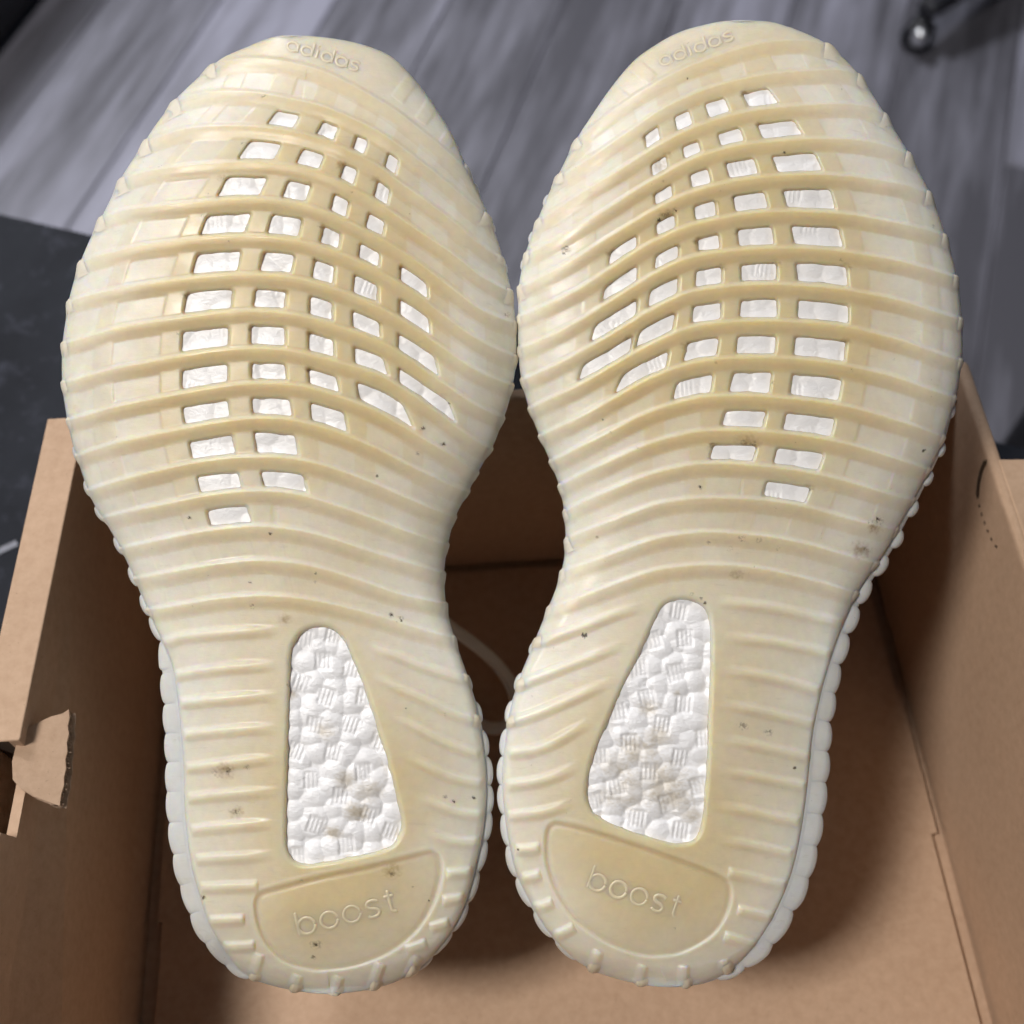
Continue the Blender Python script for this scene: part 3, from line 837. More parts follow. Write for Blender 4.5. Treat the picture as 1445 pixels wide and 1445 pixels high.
RIGHT = dict(
    outline=[(1031, 29), (1080, 30), (1110, 37), (1134, 46), (1160, 58), (1182, 74), (1205, 97), (1222, 119), (1245, 155), (1262, 183), (1285, 220), (1300, 248), (1318, 285), (1333, 328), (1343, 360), (1352, 400), (1357, 450), (1358, 493), (1355, 522), (1350, 552), (1341, 588), (1328, 629), (1310, 666), (1290, 704), (1270, 740), (1253, 773), (1232, 804), (1213, 832), (1197, 865), (1183, 899), (1172, 932), (1162, 965), (1154, 1000), (1148, 1030), (1144, 1062), (1139, 1114), (1131, 1170), (1121, 1218), (1107, 1260), (1087, 1301), (1066, 1333), (1038, 1363), (1008, 1381), (970, 1391), (925, 1392), (885, 1385), (850, 1375), (830, 1366), (804, 1348), (773, 1313), (749, 1274), (728, 1229), (717, 1180), (711, 1135), (709, 1094), (713, 1049), (720, 1004), (734, 957), (750, 917), (768, 872), (781, 840), (790, 814), (796, 788), (798, 760), (796, 722), (789, 686), (776, 651), (761, 615), (746, 575), (735, 532), (731, 492), (731, 449), (732, 405), (741, 360), (757, 314), (779, 263), (790, 242), (812, 199), (835, 163), (862, 124), (892, 88), (921, 66), (957, 46), (994, 35)],
    ribs={
        'A': [(812, 199), (820, 190), (870, 151), (900, 131), (930, 113), (970, 93), (1000, 82), (1030, 71), (1070, 60), (1100, 56), (1140, 55), (1170, 63)],
        'B': [(790, 247), (820, 230), (855, 206), (900, 175), (934, 152), (970, 135), (1000, 123), (1050, 109), (1100, 101), (1150, 98), (1200, 98), (1216, 106)],
        'C': [(760, 311), (820, 271), (860, 247), (900, 222), (930, 203), (970, 182), (1000, 171), (1050, 157), (1100, 150), (1150, 146), (1200, 145), (1236, 151), (1252, 162)],
        'D': [(743, 357), (760, 350), (820, 316), (860, 291), (900, 265), (930, 248), (970, 226), (1000, 215), (1050, 203), (1100, 198), (1150, 194), (1200, 195), (1250, 203), (1284, 217)],
        'E': [(733, 404), (760, 392), (820, 358), (860, 333), (900, 309), (930, 291), (970, 272), (1000, 263), (1050, 252), (1100, 247), (1150, 245), (1200, 247), (1250, 254), (1280, 260), (1312, 272)],
        'F': [(731, 446), (760, 434), (820, 404), (860, 378), (900, 352), (930, 336), (970, 318), (1000, 311), (1050, 301), (1100, 297), (1150, 298), (1200, 301), (1250, 310), (1280, 316), (1320, 326), (1334, 333)],
        'G': [(732, 491), (760, 480), (820, 449), (860, 424), (900, 399), (930, 381), (970, 363), (1000, 357), (1050, 351), (1100, 349), (1150, 350), (1200, 355), (1250, 363), (1280, 369), (1330, 384), (1350, 391)],
        'H': [(736, 535), (760, 525), (820, 494), (860, 472), (900, 447), (930, 430), (970, 412), (1000, 406), (1050, 401), (1100, 400), (1150, 403), (1200, 409), (1250, 418), (1280, 425), (1330, 442), (1357, 450)],
        'I': [(746, 576), (760, 569), (820, 540), (860, 517), (900, 494), (930, 479), (970, 462), (1000, 456), (1050, 452), (1100, 452), (1150, 455), (1200, 461), (1250, 473), (1280, 481), (1330, 500), (1357, 508)],
        'J': [(761, 615), (820, 586), (860, 564), (900, 541), (930, 527), (970, 513), (1000, 507), (1050, 503), (1100, 504), (1150, 508), (1200, 516), (1250, 527), (1280, 536), (1325, 553), (1349, 560)],
        'K': [(776, 651), (820, 628), (860, 608), (900, 587), (930, 575), (970, 563), (1000, 558), (1050, 557), (1100, 560), (1150, 565), (1200, 573), (1250, 587), (1280, 596), (1320, 611), (1333, 616)],
        'L': [(789, 685), (820, 668), (860, 649), (900, 631), (930, 620), (970, 610), (1000, 606), (1050, 606), (1100, 610), (1150, 616), (1200, 626), (1250, 641), (1280, 651), (1311, 661)],
        'M': [(796, 721), (820, 708), (900, 674), (930, 664), (970, 655), (1000, 652), (1050, 654), (1100, 659), (1150, 667), (1200, 679), (1255, 696), (1291, 705)],
        'N': [(798, 761), (820, 750), (900, 719), (930, 709), (970, 703), (1000, 701), (1050, 702), (1100, 707), (1150, 717), (1200, 731), (1230, 739), (1268, 747)],
        'O': [(793, 805), (820, 796), (900, 767), (930, 757), (970, 751), (1000, 749), (1050, 752), (1100, 758), (1150, 769), (1200, 784), (1236, 794)],
        'P': [(775, 856), (820, 840), (900, 811), (930, 802), (970, 797), (1000, 795), (1050, 798), (1100, 806), (1150, 818), (1209, 836)],
    },
    heel=[([(757, 906), (820, 884), (870, 865), (920, 852)], 'wf'), ([(1004, 848), (1050, 851), (1100, 858), (1150, 870), (1190, 878)], 'fb'),
          ([(733, 965), (760, 954), (820, 931), (850, 919), (890, 905)], 'wf'), ([(1012, 897), (1060, 901), (1100, 906), (1140, 914), (1173, 922)], 'fb'),
          ([(721, 1018), (760, 1005), (820, 979), (850, 966), (872, 958)], 'wf'), ([(1012, 944), (1050, 948), (1100, 957), (1157, 974)], 'fb'),
          ([(715, 1062), (759, 1056), (800, 1036), (842, 1011)], 'bf'), ([(1012, 992), (1050, 997), (1100, 1008), (1149, 1021)], 'fb'),
          ([(713, 1108), (759, 1101), (790, 1091), (824, 1074)], 'bf'), ([(1012, 1042), (1050, 1047), (1100, 1058), (1144, 1068)], 'fb'),
          ([(716, 1151), (759, 1146), (785, 1140), (815, 1126)], 'bf'), ([(1008, 1087), (1050, 1091), (1100, 1101), (1138, 1109)], 'fb'),
          ([(1004, 1135), (1050, 1142), (1100, 1153), (1129, 1158)], 'fb'), ([(1008, 1184), (1050, 1189), (1090, 1198), (1119, 1204)], 'fb'),
          ([(1028, 1230), (1060, 1236), (1085, 1243), (1109, 1248)], 'bb'), ([(1041, 1283), (1068, 1288), (1091, 1294)], 'bb'), ([(1022, 1320), (1045, 1326), (1067, 1333)], 'bb'),
          ([(727, 1198), (743, 1198), (762, 1196)], 'bb'), ([(735, 1239), (748, 1237), (763, 1233)], 'bb'), ([(751, 1281), (765, 1278), (780, 1272)], 'bb'), ([(781, 1320), (795, 1315), (810, 1307)], 'bb'),
          ([(846, 1342), (840, 1356), (834, 1368)], 'bw'), ([(909, 1362), (905, 1376), (902, 1390)], 'bw'), ([(966, 1362), (966, 1378), (967, 1392)], 'bw'), ([(1022, 1354), (1025, 1366), (1028, 1372)], 'bw')],
    rows=[('B', 'C', [(1049, 1095), (996, 1029), (952, 977), (908, 933), None]), ('C', 'D', [(1071, 1130), (1013, 1050), (963, 990), (918, 943), None]),
          ('D', 'E', [(1092, 1157), (1025, 1069), (973, 1003), (923, 950), None]), ('E', 'F', [(1107, 1176), (1035, 1083), (979, 1011), (925, 954), (861, 899)]),
          ('F', 'G', [(1118, 1188), (1041, 1092), (983, 1016), (924, 958), (853, 899)]), ('G', 'H', [(1123, 1196), (1045, 1097), (981, 1019), (917, 957), (841, 897)]),
          ('H', 'I', [(1125, 1198), (1044, 1097), (977, 1018), (903, 950), (825, 888)]), ('I', 'J', [(1120, 1194), (1039, 1095), (967, 1013), (881, 939), None]),
          ('J', 'K', [(1115, 1187), (1031, 1088), (953, 1004), None, None]), ('K', 'L', [(1105, 1177), (1019, 1080), None, None, None]),
          ('L', 'M', [(1092, 1161), (1003, 1066), None, None, None]), ('M', 'N', [(1077, 1142), None, None, None, None])],
    outer=1,
    heelwin=[(940, 852), (961, 847), (982, 850), (996, 862), (1001, 882), (1002, 937), (1000, 999), (998, 1060), (995, 1110), (990, 1158), (982, 1181), (964, 1189), (938, 1187), (889, 1172), (846, 1153), (832, 1136), (829, 1112), (838, 1068), (862, 1009), (880, 968), (900, 928), (918, 890), (928, 868)],
    pad=[(769, 1190), (771, 1172), (777, 1163), (790, 1160), (839, 1172), (902, 1192), (964, 1214), (1012, 1233), (1029, 1247), (1032, 1266), (1024, 1294), (1003, 1322), (966, 1343), (935, 1349), (902, 1347), (853, 1329), (810, 1297), (783, 1257), (771, 1220)],
    flange=[((1341, 588), 1), ((1310, 666), 4), ((1270, 740), 6), ((1232, 804), 7), ((1197, 865), 10), ((1172, 932), 13), ((1154, 1000), 18), ((1144, 1062), 22), ((1131, 1170), 23), ((1107, 1260), 22), ((1066, 1333), 17), ((1038, 1363), 9), ((1008, 1381), 2), ((925, 1392), 0), ((804, 1348), 0), ((773, 1313), 2), ((728, 1229), 3), ((709, 1094), 2), ((734, 957), 1), ((790, 814), 0), ((731, 449), 0), ((1031, 29), 0), ((1352, 400), 0)],
    beads=[(771, 282, 8, 5, 14), (751, 335, 8, 5, 14), (737, 374, 8, 5, 14), (1346, 581, 9, 6, 3), (1333, 635, 10, 8, 2), (1313, 677, 11, 9, 1), (1291, 720, 12, 10, 1), (1270, 762, 13, 11, 1), (1248, 802, 15, 11, 0), (1227, 841, 17, 11, 0), (1209, 879, 18, 11, 0), (1197, 920, 20, 11, 0), (1188, 960, 20, 10, 0), (1182, 1001, 20, 10, 0), (1177, 1042, 20, 10, 0), (1173, 1085, 21, 10, 0), (1167, 1128, 22, 10, 0), (1160, 1173, 22, 10, 0), (1150, 1218, 22, 10, 0), (1133, 1263, 23, 10, 0), (1107, 1312, 24, 10, 0), (1076, 1352, 22, 9, 0), (1040, 1383, 18, 7, 1),
           (750, 914, 9, 5, 2), (729, 960, 12, 7, 1), (714, 1004, 15, 8, 1), (706, 1045, 18, 9, 0), (701, 1086, 19, 9, 0), (701, 1127, 20, 9, 0), (705, 1171, 21, 9, 0), (716, 1216, 21, 9, 0), (735, 1262, 21, 9, 0), (761, 1307, 20, 8, 0), (794, 1346, 18, 6, 1)],
    stamps=[(958, 862), (922, 904), (967, 901), (902, 943), (954, 949), (914, 985), (965, 994), (872, 1005), (935, 1023), (888, 1048), (994, 1041), (960, 1070), (846, 1067), (916, 1090), (872, 1110), (986, 1110), (942, 1134), (840, 1131), (899, 1155), (961, 1172)],
    toe_bars=[[(893, 88), (907, 101), (922, 113)], [(862, 125), (874, 136), (887, 145)], [(836, 162), (844, 168), (852, 172)]],
    stamp_angle=-.06,
    words=[('boost', (829, 1253), (956, 1296), 23, 'pad'), ('adidas', (934, 93), (1036, 55), 13, 'toe')],
    dirt=[(798, 353, 8), (825, 897, 5), (940, 303, 8), (953, 296, 6), (930, 312, 5), (1050, 624, 7), (1063, 627, 8), (1006, 628, 6), (988, 687, 5), (900, 632, 3), (1240, 735, 9), (1228, 738, 6), (1222, 775, 7), (976, 838, 4), (990, 845, 4), (994, 850, 4), (842, 757, 4), (1085, 1033, 9), (1048, 1024, 9), (1121, 1084, 4), (731, 1199, 3), (1303, 635, 4), (1262, 507, 4), (1187, 126, 3), (1107, 215, 4), (970, 111, 2), (936, 256, 3), (1030, 775, 5), (1000, 765, 4), (952, 1310, 2), (1230, 745, 4), (1317, 320, 4), (1202, 522, 3), (1187, 367, 4), (1047, 760, 7), (1072, 762, 6), (1010, 512, 3), (1090, 540, 4), (862, 610, 3), (850, 592, 2), (1098, 774, 4), (1290, 1200, 2)],
    spots=[(825, 897, 4.6), (1121, 1084, 3), (1303, 635, 3), (988, 687, 2.6), (800, 348, 2.5), (796, 358, 2.5), (953, 297, 3), (930, 311, 3), (970, 111, 2), (850, 592, 2), (1202, 522, 2), (731, 1199, 2.4), (1238, 733, 3), (994, 851, 2.6), (990, 843, 2.2), (1107, 215, 2)],
    stain=[(1055, 626, 16), (1008, 630, 9), (942, 305, 13), (930, 236, 9), (1235, 745, 10), (1215, 775, 14), (800, 352, 6), (1040, 810, 9)],
    foamdirt=[(930, 1105, 34), (890, 1115, 26), (900, 1060, 22), (950, 1130, 22), (868, 1080, 20), (930, 1040, 16), (915, 1000, 12), (955, 978, 4), (908, 1052, 5), (860, 1120, 18), (975, 1150, 12), (932, 236, 10)],
)


class Shoe:
    def __init__(s, D, name, label):
        s.D = D
        s.O = resample(D['outline'], 4.0, closed=True)
        n = len(s.O)
        it, ib = int(np.argmin(s.O[:, 1])), int(np.argmax(s.O[:, 1]))
        s.y0, s.y1 = s.O[it, 1], s.O[ib, 1]
        if (ib - it) % n > 0:
            a = s.O[np.arange(it, it + (ib - it) % n + 1) % n]
            b_ = s.O[np.arange(ib, ib + (it - ib) % n + 1) % n][::-1]
        ch = []
        for c in (a, b_):
            y = np.maximum.accumulate(c[:, 1] + np.arange(len(c)) * 1e-6)
            ch.append((y, c[:, 0]))
        if ch[0][1].mean() > ch[1][1].mean():
            ch = ch[::-1]
        s.chL, s.chR = ch
        t = np.roll(s.O, -2, 0) - np.roll(s.O, 2, 0)
        t /= np.hypot(*t.T)[:, None]
        nn = np.stack([t[:, 1], -t[:, 0]], -1)
        cen = s.O.mean(0)
        if ((s.O - cen) * nn).sum(1).mean() < 0:
            nn = -nn
        s.nout = nn
        s.ribs = {k: smooth_y(v) for k, v in D['ribs'].items()}
        # width of the sidewall that stands out beyond the tread, all round
        arc = []
        for (p, w) in D['flange']:
            arc.append((int(np.argmin(((s.O - p) ** 2).sum(1))), w))
        arc.sort()
        ii = np.array([a[0] for a in arc], float)
        ww = np.array([a[1] + (3 if a[1] > 8 and D['outer'] < 0 else 0) for a in arc], float)
        s.flw = np.interp(np.arange(n), np.concatenate([[ii[-1] - n], ii, [ii[0] + n]]), np.concatenate([[ww[-1]], ww, [ww[0]]]))
        # windows
        rows = D['rows']
        s.wins, s.pans = [], []
        for r, (ra, rb, cs) in enumerate(rows):
            for c, w in enumerate(cs):
                if w is None:
                    continue
                xm = (w[0] + w[1]) / 2
                m = []
                for e in (0, 1):
                    sl = []
                    for dr in (-1, 1):
                        if 0 <= r + dr < len(rows) and rows[r + dr][2][c] is not None:
                            sl.append((rows[r + dr][2][c][e] - w[e]) * dr / 50.0)
                    m.append(float(np.mean(sl)) if sl else 0.0)
                s.wins.append((ra, rb, w[0], w[1], m[0], m[1], xm))
        # closed lattice panels beyond the windows
        sg = D['outer']
        firsts = [(rows[0][0], rows[0][1], rows[0][2][0])] + [(a_, b2, c[0]) for a_, b2, c in rows]
        prev = None
        ext = [('A', 'B', tuple(x + (-sg) * 34 for x in rows[0][2][0]))] + [(a_, b2, c[0]) for a_, b2, c in rows] + \
              [('N', 'O', tuple(x - sg * 16 for x in rows[-1][2][0])), ('O', 'P', tuple(x - sg * 34 for x in rows[-1][2][0]))]
        for r, (ra, rb, w) in enumerate(ext):
            w0 = ext[max(r - 1, 0)][2]
            w2 = ext[min(r + 1, len(ext) - 1)][2]
            m0 = (w2[0] - w0[0]) / 100.
            wd = w[1] - w[0]
            xs = w[0] if sg < 0 else w[1]
            for j in range(3):
                a_ = xs + sg * (30 + j * (wd + 28))
                b2 = a_ + sg * wd
                x0, x1 = min(a_, b2), max(a_, b2)
                s.pans.append((ra, rb, x0, x1, m0 * 1.25, m0 * 1.25, (x0 + x1) / 2))
            if ra in 'ANO':
                for j in range(5 if ra == 'A' else 3):
                    x0 = w[0] - sg * j * (wd * .85 + 22)
                    s.pans.append((ra, rb, x0, x0 + wd * .8, m0, m0, x0 + wd / 2))
        # panels at the instep side
        for r, (ra, rb, cs) in enumerate(rows):
            last = [c for c in cs if c is not None][-1]
            xs = last[1] if sg < 0 else last[0]
            for j in range(2):
                a_ = xs - sg * (30 + j * 80)
                b2 = a_ - sg * 52
                x0, x1 = min(a_, b2), max(a_, b2)
                s.pans.append((ra, rb, x0, x1, 0, 0, (x0 + x1) / 2))
        # grit and brownish staining caught at some corners of the openings
        r_ = random.Random(5 if sg < 0 else 9)
        for (ra, rb, x0, x1, m0, m1, xm) in s.wins:
            if r_.random() < .5:
                xx = x0 + 1 if r_.random() < .6 else x1 - 1
                yy = float(s.ry(ra, xx)) + r_.uniform(22, 26)
                D['stain'].append((xx, yy, r_.uniform(5, 8)))
                if r_.random() < .55:
                    D['dirt'].append((xx + r_.uniform(-2, 3), yy + r_.uniform(-1, 3), r_.uniform(3.5, 5.5)))
        s.HW = resample(D['heelwin'], 5, closed=True)
        s.PD = resample(D['pad'], 5, closed=True)
        s.root = None
        s.build(name, label)

    def edges(s, py):
        return np.interp(py, *s.chL), np.interp(py, *s.chR)

    def sd(s, px, py):
        """signed inset from the tread outline (positive inside), nearest outline point, index"""
        d, q, i = poly_near(px, py, s.O)
        xl, xr = s.edges(np.ravel(py))
        ins = (np.ravel(px) > xl) & (np.ravel(px) < xr) & (np.ravel(py) > s.y0) & (np.ravel(py) < s.y1)
        return np.where(ins, d, -d).reshape(np.shape(px)), q.reshape(*np.shape(px), 2), i.reshape(np.shape(px))

    def base(s, px, py, d):
        """depth of the plain tread surface behind the reference plane, cm"""
        xl, xr = s.edges(py)
        t = np.clip((px - (xl + xr) / 2) / np.maximum((xr - xl) / 2, 1), -1, 1)
        wide = np.clip((xr - xl) / 500, 0, 1)
        z = 1.15 * np.clip((270 - py) / 215, 0, 1.2) ** 2
        z += .75 * np.clip((py - 1270) / 130, 0, 1) ** 2
        z += .22 * np.exp(-((py - 850) / 150) ** 2)
        z += .5 * wide * t ** 2
        # rounded shoulder: wide at the forefoot, crisp beside the heel, round at the very back
        fore = 1 - sstep(700, 960, py)
        back = sstep(1320, 1375, py)
        inner = np.where((px - (xl + xr) / 2) * s.D['outer'] < 0, 1.0, 0.0)
        R = (6 + 7 * inner) + fore * (62 + 8 * inner) + back * 24
        R = np.minimum(R, np.maximum((xr - xl) * .25, 6))
        u = np.clip(1 - np.maximum(d, 0) / R, 0, 1)
        z += (R / PXCM) * (1 - np.sqrt(np.maximum(1 - u * u, 0))) * (.9 - .4 * fore)
        return z

    def wrap(s, px, py, extra=0.0):
        """point on the plain tread; beyond the outline it runs down the side"""
        d, q, _ = s.sd(px, py)
        x = np.where(d < 0, q[..., 0], px)
        y = np.where(d < 0, q[..., 1], py)
        z = s.base(x, y, np.maximum(d, 0)) + np.maximum(-d, 0) / PXCM + extra / PXCM
        return W(x, y, D0 + z), d

    def ry(s, k, x):
        p = s.ribs[k]
        return np.interp(x, p[:, 0], p[:, 1])

    def cell_sd(s, px, py, cells, top, bot, r):
        out = np.full(px.shape, 99.)
        for (ra, rb, x0, x1, m0, m1, xm) in cells:
            ya = s.ry(ra, xm)
            yb = s.ry(rb, xm)
            msk = (px > x0 - 30) & (px < x1 + 30) & (py > ya - 50) & (py < yb + 50)
            if not msk.any():
                continue
            X, Y = px[msk], py[msk]
            v0 = s.ry(ra, X) + top
            v1 = s.ry(rb, X) + bot
            ym = (ya + yb) / 2 + 10
            qx = np.maximum(x0 + m0 * (Y - ym) - X, X - x1 - m1 * (Y - ym)) + r
            qy = np.maximum(v0 - Y, Y - v1) + r
            sdv = np.minimum(np.maximum(qx, qy), 0) + np.hypot(np.maximum(qx, 0), np.maximum(qy, 0)) - r
            out[msk] = np.minimum(out[msk], sdv)
        return out

    def marks(s, px, py, lst, grow=1.0):
        a = np.zeros(np.shape(px))
        for (x, y, r) in lst:
            d = np.hypot(px - x, (py - y) * 1.25) / (r * grow)
            d = d + .35 * vnoise(px / 3.1, py / 2.3, 5)
            a = np.maximum(a, np.clip(1.25 - d, 0, 1))
        return a

    def surf_attrs(s, px, py, d, kind=0):
        age = sstep(0, 150, d) * .62 + .08 * (1 - sstep(650, 1000, py)) + .22 * sstep(900, 1150, py) + .38 * sstep(170, 60, py) + .26 * sstep(50, 200, d) * (1 - sstep(520, 700, py))
        age = age * (1 - .35 * np.exp(-((py - 790) / 130) ** 2))
        return dict(age=np.clip(age + kind, 0, 1.2), dirt=np.maximum(s.marks(px, py, s.D['dirt'], .75), 2 * (s.marks(px, py, s.D['spots'], 1.0) > .35)), stain=s.marks(px, py, s.D['stain']))

    # -------------------------------------------------------------- build
    def build(s, name, label):
        D = s.D
        cx, cy = s.O.mean(0)
        g = W(np.array(cx), np.array(cy), np.array(D0 + 6))
        s.root = empty(name, (g[0], g[1], .72))
        tag(s.root, label, 'sneaker', 'pair of sneakers in the box')
        s.outsole()
        s.rib_ends()
        s.foam()
        s.sidewall()
        s.beads()
        s.upper()
        for w in D['words']:
            s.word(*w)

    def outsole(s):
        nr, nc = 740, 340
        t = np.linspace(0, 1, nr)
        t = .72 * t + .28 * (1 - np.cos(np.pi * t)) / 2
        py = s.y0 + .6 + (s.y1 - s.y0 - 1.2) * t
        xl, xr = s.edges(py)
        c = np.linspace(0, 1, nc)
        c = .7 * c + .3 * (1 - np.cos(np.pi * c)) / 2
        PX = xl[:, None] + (xr - xl)[:, None] * c[None]
        PY = np.repeat(py[:, None], nc, 1)
        d, _, _ = s.sd(PX, PY)
        d = np.abs(d)
        d[:, 0] = d[:, -1] = 0
        z = s.base(PX, PY, d) * PXCM
        wsd = s.cell_sd(PX, PY, s.wins, 21.5, -3.0, 5.0) + 1.4
        psd = s.cell_sd(PX, PY, s.pans, 20.5, -1.5, 2.0)
        psd = np.where(d < 12, 99, psd)
        inst = np.where((PX - (xl + xr)[:, None] / 2) * s.D['outer'] < 0, 1.0, 0.0)
        z += 1.0 * (1 - .65 * inst) * (1 - .6 * sstep(700, 780, PY)) * sstep(2.2, -2.2, psd) * sstep(12, 30, d)
        z += 9.5 * sstep(4.0, -3.5, wsd)
        hs = poly_sd(PX, PY, s.HW)
        z += 2.2 * sstep(9, 1, hs) ** 2 + 11.5 * sstep(2.5, -3.5, hs)
        ps = poly_sd(PX, PY, s.PD)
        z += 2.4 * sstep(2.2, -2.6, ps) + 1.2 * np.exp(-((ps + 4) / 3.5) ** 2) - .55 * np.exp(-((ps - 4.5) / 3.0) ** 2)
        z += .35 * vnoise(PX / 30, PY / 30, 3)
        rel, thick = s.relief(PX, PY)
        z -= rel
        at = s.surf_attrs(PX, PY, d)
        at['age'] = np.clip(at['age'] + .20 * thick + .2 * sstep(2, -3, ps) - .25 * sstep(1, -2, psd) * (1 - sstep(600, 800, PY)), 0, 1.2)
        me = mesh_np('outsole', W(PX, PY, D0 + z / PXCM).reshape(-1, 3), grid_quads(nr, nc), M['rubber'], at)
        s.sole = link('outsole', me, s.root)

    def relief(s, PX, PY):
        """moulded ridges: height in px over the plain tread, and how much thicker the rubber is there"""
        out = np.zeros(PX.shape)
        thick = np.zeros(PX.shape)
        fx, fy = PX.ravel(), PY.ravel()

        def add(path, wlo, whi, prof, height, ends, tk):
            p = resample(path, 3.0) if len(path) < 20 else path
            if ends[0] == 'w':
                p = np.vstack([p[0] + (p[0] - p[2]) / np.hypot(*(p[0] - p[2])) * 40, p])
            if ends[1] == 'w':
                p = np.vstack([p, p[-1] + (p[-1] - p[-3]) / np.hypot(*(p[-1] - p[-3])) * 40])
            m = (fx > p[:, 0].min() - 28) & (fx < p[:, 0].max() + 28) & (fy > p[:, 1].min() - 28) & (fy < p[:, 1].max() + 28)
            ii = np.nonzero(m)[0]
            if not len(ii):
                return
            P_ = np.stack([fx[ii], fy[ii]], -1)
            sl = np.concatenate([[0], np.cumsum(np.hypot(*np.diff(p, axis=0).T))])
            best = np.full(len(ii), 1e9)
            bw = np.zeros(len(ii))
            bu = np.zeros(len(ii))
            pp = (p ** 2).sum(1)
            idx = np.empty(len(ii), int)
            for k in range(0, len(ii), 20000):
                c = P_[k:k + 20000]
                idx[k:k + 20000] = np.argmin(pp[None] - 2 * c @ p.T, 1)
            flip = -1 if (p[-1, 0] < p[0, 0] and abs(p[-1, 0] - p[0, 0]) > abs(p[-1, 1] - p[0, 1])) else 1
            for j in (-1, 0):
                i0 = np.clip(idx + j, 0, len(p) - 2)
                A, B = p[i0], p[i0 + 1]
                ab = B - A
                L2 = np.maximum((ab ** 2).sum(1), 1e-9)
                t = np.clip(((P_ - A) * ab).sum(1) / L2, 0, 1)
                r = P_ - (A + ab * t[:, None])
                dd = np.hypot(*r.T)
                cr = (ab[:, 0] * r[:, 1] - ab[:, 1] * r[:, 0])
                mm = dd < best
                best[mm] = dd[mm]
                bw[mm] = (np.sign(cr) * dd * flip)[mm]
                bu[mm] = (sl[i0] + np.sqrt(L2) * t)[mm]
            tap = np.ones(len(ii))
            for e, uu in ((ends[0], bu), (ends[1], sl[-1] - bu)):
                if e == 'b':
                    tap *= np.sqrt(np.clip(1 - (1 - np.clip(uu / 8.0, 0, 1)) ** 2, 0, 1))
                elif e == 'f':
                    tap *= sstep(0, 60, uu)
            jit = 1 + .12 * vnoise(bu / 41.0, np.full(len(ii), p[0, 1] / 9.0), 17)
            h = prof(bw) * tap
            fo, ft = out.ravel(), thick.ravel()
            fo[ii] = np.maximum(fo[ii], h * height * jit)
            ft[ii] = np.maximum(ft[ii], np.where((bw > wlo) & (bw < whi), tap, 0) * tk)
            out[...] = fo.reshape(out.shape)
            thick[...] = ft.reshape(out.shape)

        def fore(w):                            # flat-topped, crisp on the toe side, long slope to the heel side
            return sstep(-4.5, 1.2, w) * (1 - .28 * np.clip((w - 1) / 8, 0, 1)) * (1 - sstep(7, 20, w))

        def rear(w):
            return sstep(-9, -1.5, w) * (1 - sstep(2, 12.5, w))

        def low(w):
            return sstep(-11, -8, w) * (1 - sstep(8, 11, w))
        for i, (k, p) in enumerate(s.ribs.items()):
            add(p, 2, 22, fore, 3.9 if i < 12 else 3.7, 'ww', 1.0)
        for (p, e) in s.D['heel']:
            short = np.hypot(p[0][0] - p[-1][0], p[0][1] - p[-1][1]) < 75
            add(np.array(p, float), -6, 9, rear, 5.4 if short else 4.0, e, -.3 if short else .1)
        for p in s.D['toe_bars']:
            add(np.array(p, float), -9, 9, low, 1.5, 'wb', .5)
        return out, thick

    def strip(s, name, path, wlo, whi, prof, ends, parent, mat, height, kind=.12, ext=20):
        """a moulded ridge swept along a path over the tread"""
        NW = 23
        p = resample(path, 4.0)

        def extend(p, front):
            a, b_ = (p[0], p[2]) if front else (p[-1], p[-3])
            t = (a - b_) / np.hypot(*(a - b_))
            e = a + t * np.arange(2, ext + 1, 3)[:, None]
            return np.vstack([e[::-1], p]) if front else np.vstack([p, e])
        if ends[0] == 'w':
            p = extend(p, True)
        if ends[1] == 'w':
            p = extend(p, False)
        sl = np.concatenate([[0], np.cumsum(np.hypot(*np.diff(p, axis=0).T))])
        n = max(8, int(sl[-1] / 3.0))
        u = np.linspace(0, sl[-1], n)
        if 'b' in ends:                        # closer rings at blunt ends
            u = np.unique(np.concatenate([u, np.linspace(0, 8, 9), sl[-1] - np.linspace(0, 8, 9)]).clip(0, sl[-1]))
            n = len(u)
        p = np.stack([np.interp(u, sl, p[:, 0]), np.interp(u, sl, p[:, 1])], -1)
        t = np.gradient(p, axis=0)
        t /= np.maximum(np.hypot(*t.T), 1e-6)[:, None]
        k = np.ones(9) / 9
        if n > 12:
            tp = np.vstack([np.repeat(t[:1], 4, 0), t, np.repeat(t[-1:], 4, 0)])
            t = np.stack([np.convolve(tp[:, i], k, 'valid') for i in (0, 1)], -1)
            t /= np.maximum(np.hypot(*t.T), 1e-6)[:, None]
        n2 = np.stack([-t[:, 1], t[:, 0]], -1)
        if abs(t[:, 0].mean()) > abs(t[:, 1].mean()):
            n2 *= np.where(n2[:, 1:].mean() < 0, -1, 1)
        tap = np.ones(n)
        wsc = np.ones(n)
        for e, uu in ((ends[0], u), (ends[1], sl[-1] - u)):
            if e == 'b':
                tap *= np.sqrt(np.clip(1 - (1 - np.clip(uu / 7.0, 0, 1)) ** 2, 0, 1))
                wsc *= .35 + .65 * np.sqrt(np.clip(1 - (1 - np.clip(uu / 7.0, 0, 1)) ** 2, 0, 1))
            elif e == 'f':
                tap *= sstep(0, 11, uu)
            elif e == 'w':
                tap *= .25 + .75 * sstep(0, 16, uu)
        w = np.linspace(0, 1, NW)
        w = wlo + (whi - wlo) * w
        wc = (wlo + whi) / 2
        ww = wc + (w[None] - wc) * wsc[:, None]
        jit = 1 + .10 * vnoise(u / 37.0, u * 0 + hash(name) % 7, int(p[0, 1]) % 97)
        h = prof(w)[None] * (height * tap * jit)[:, None]
        PX = p[:, :1] + n2[:, :1] * ww
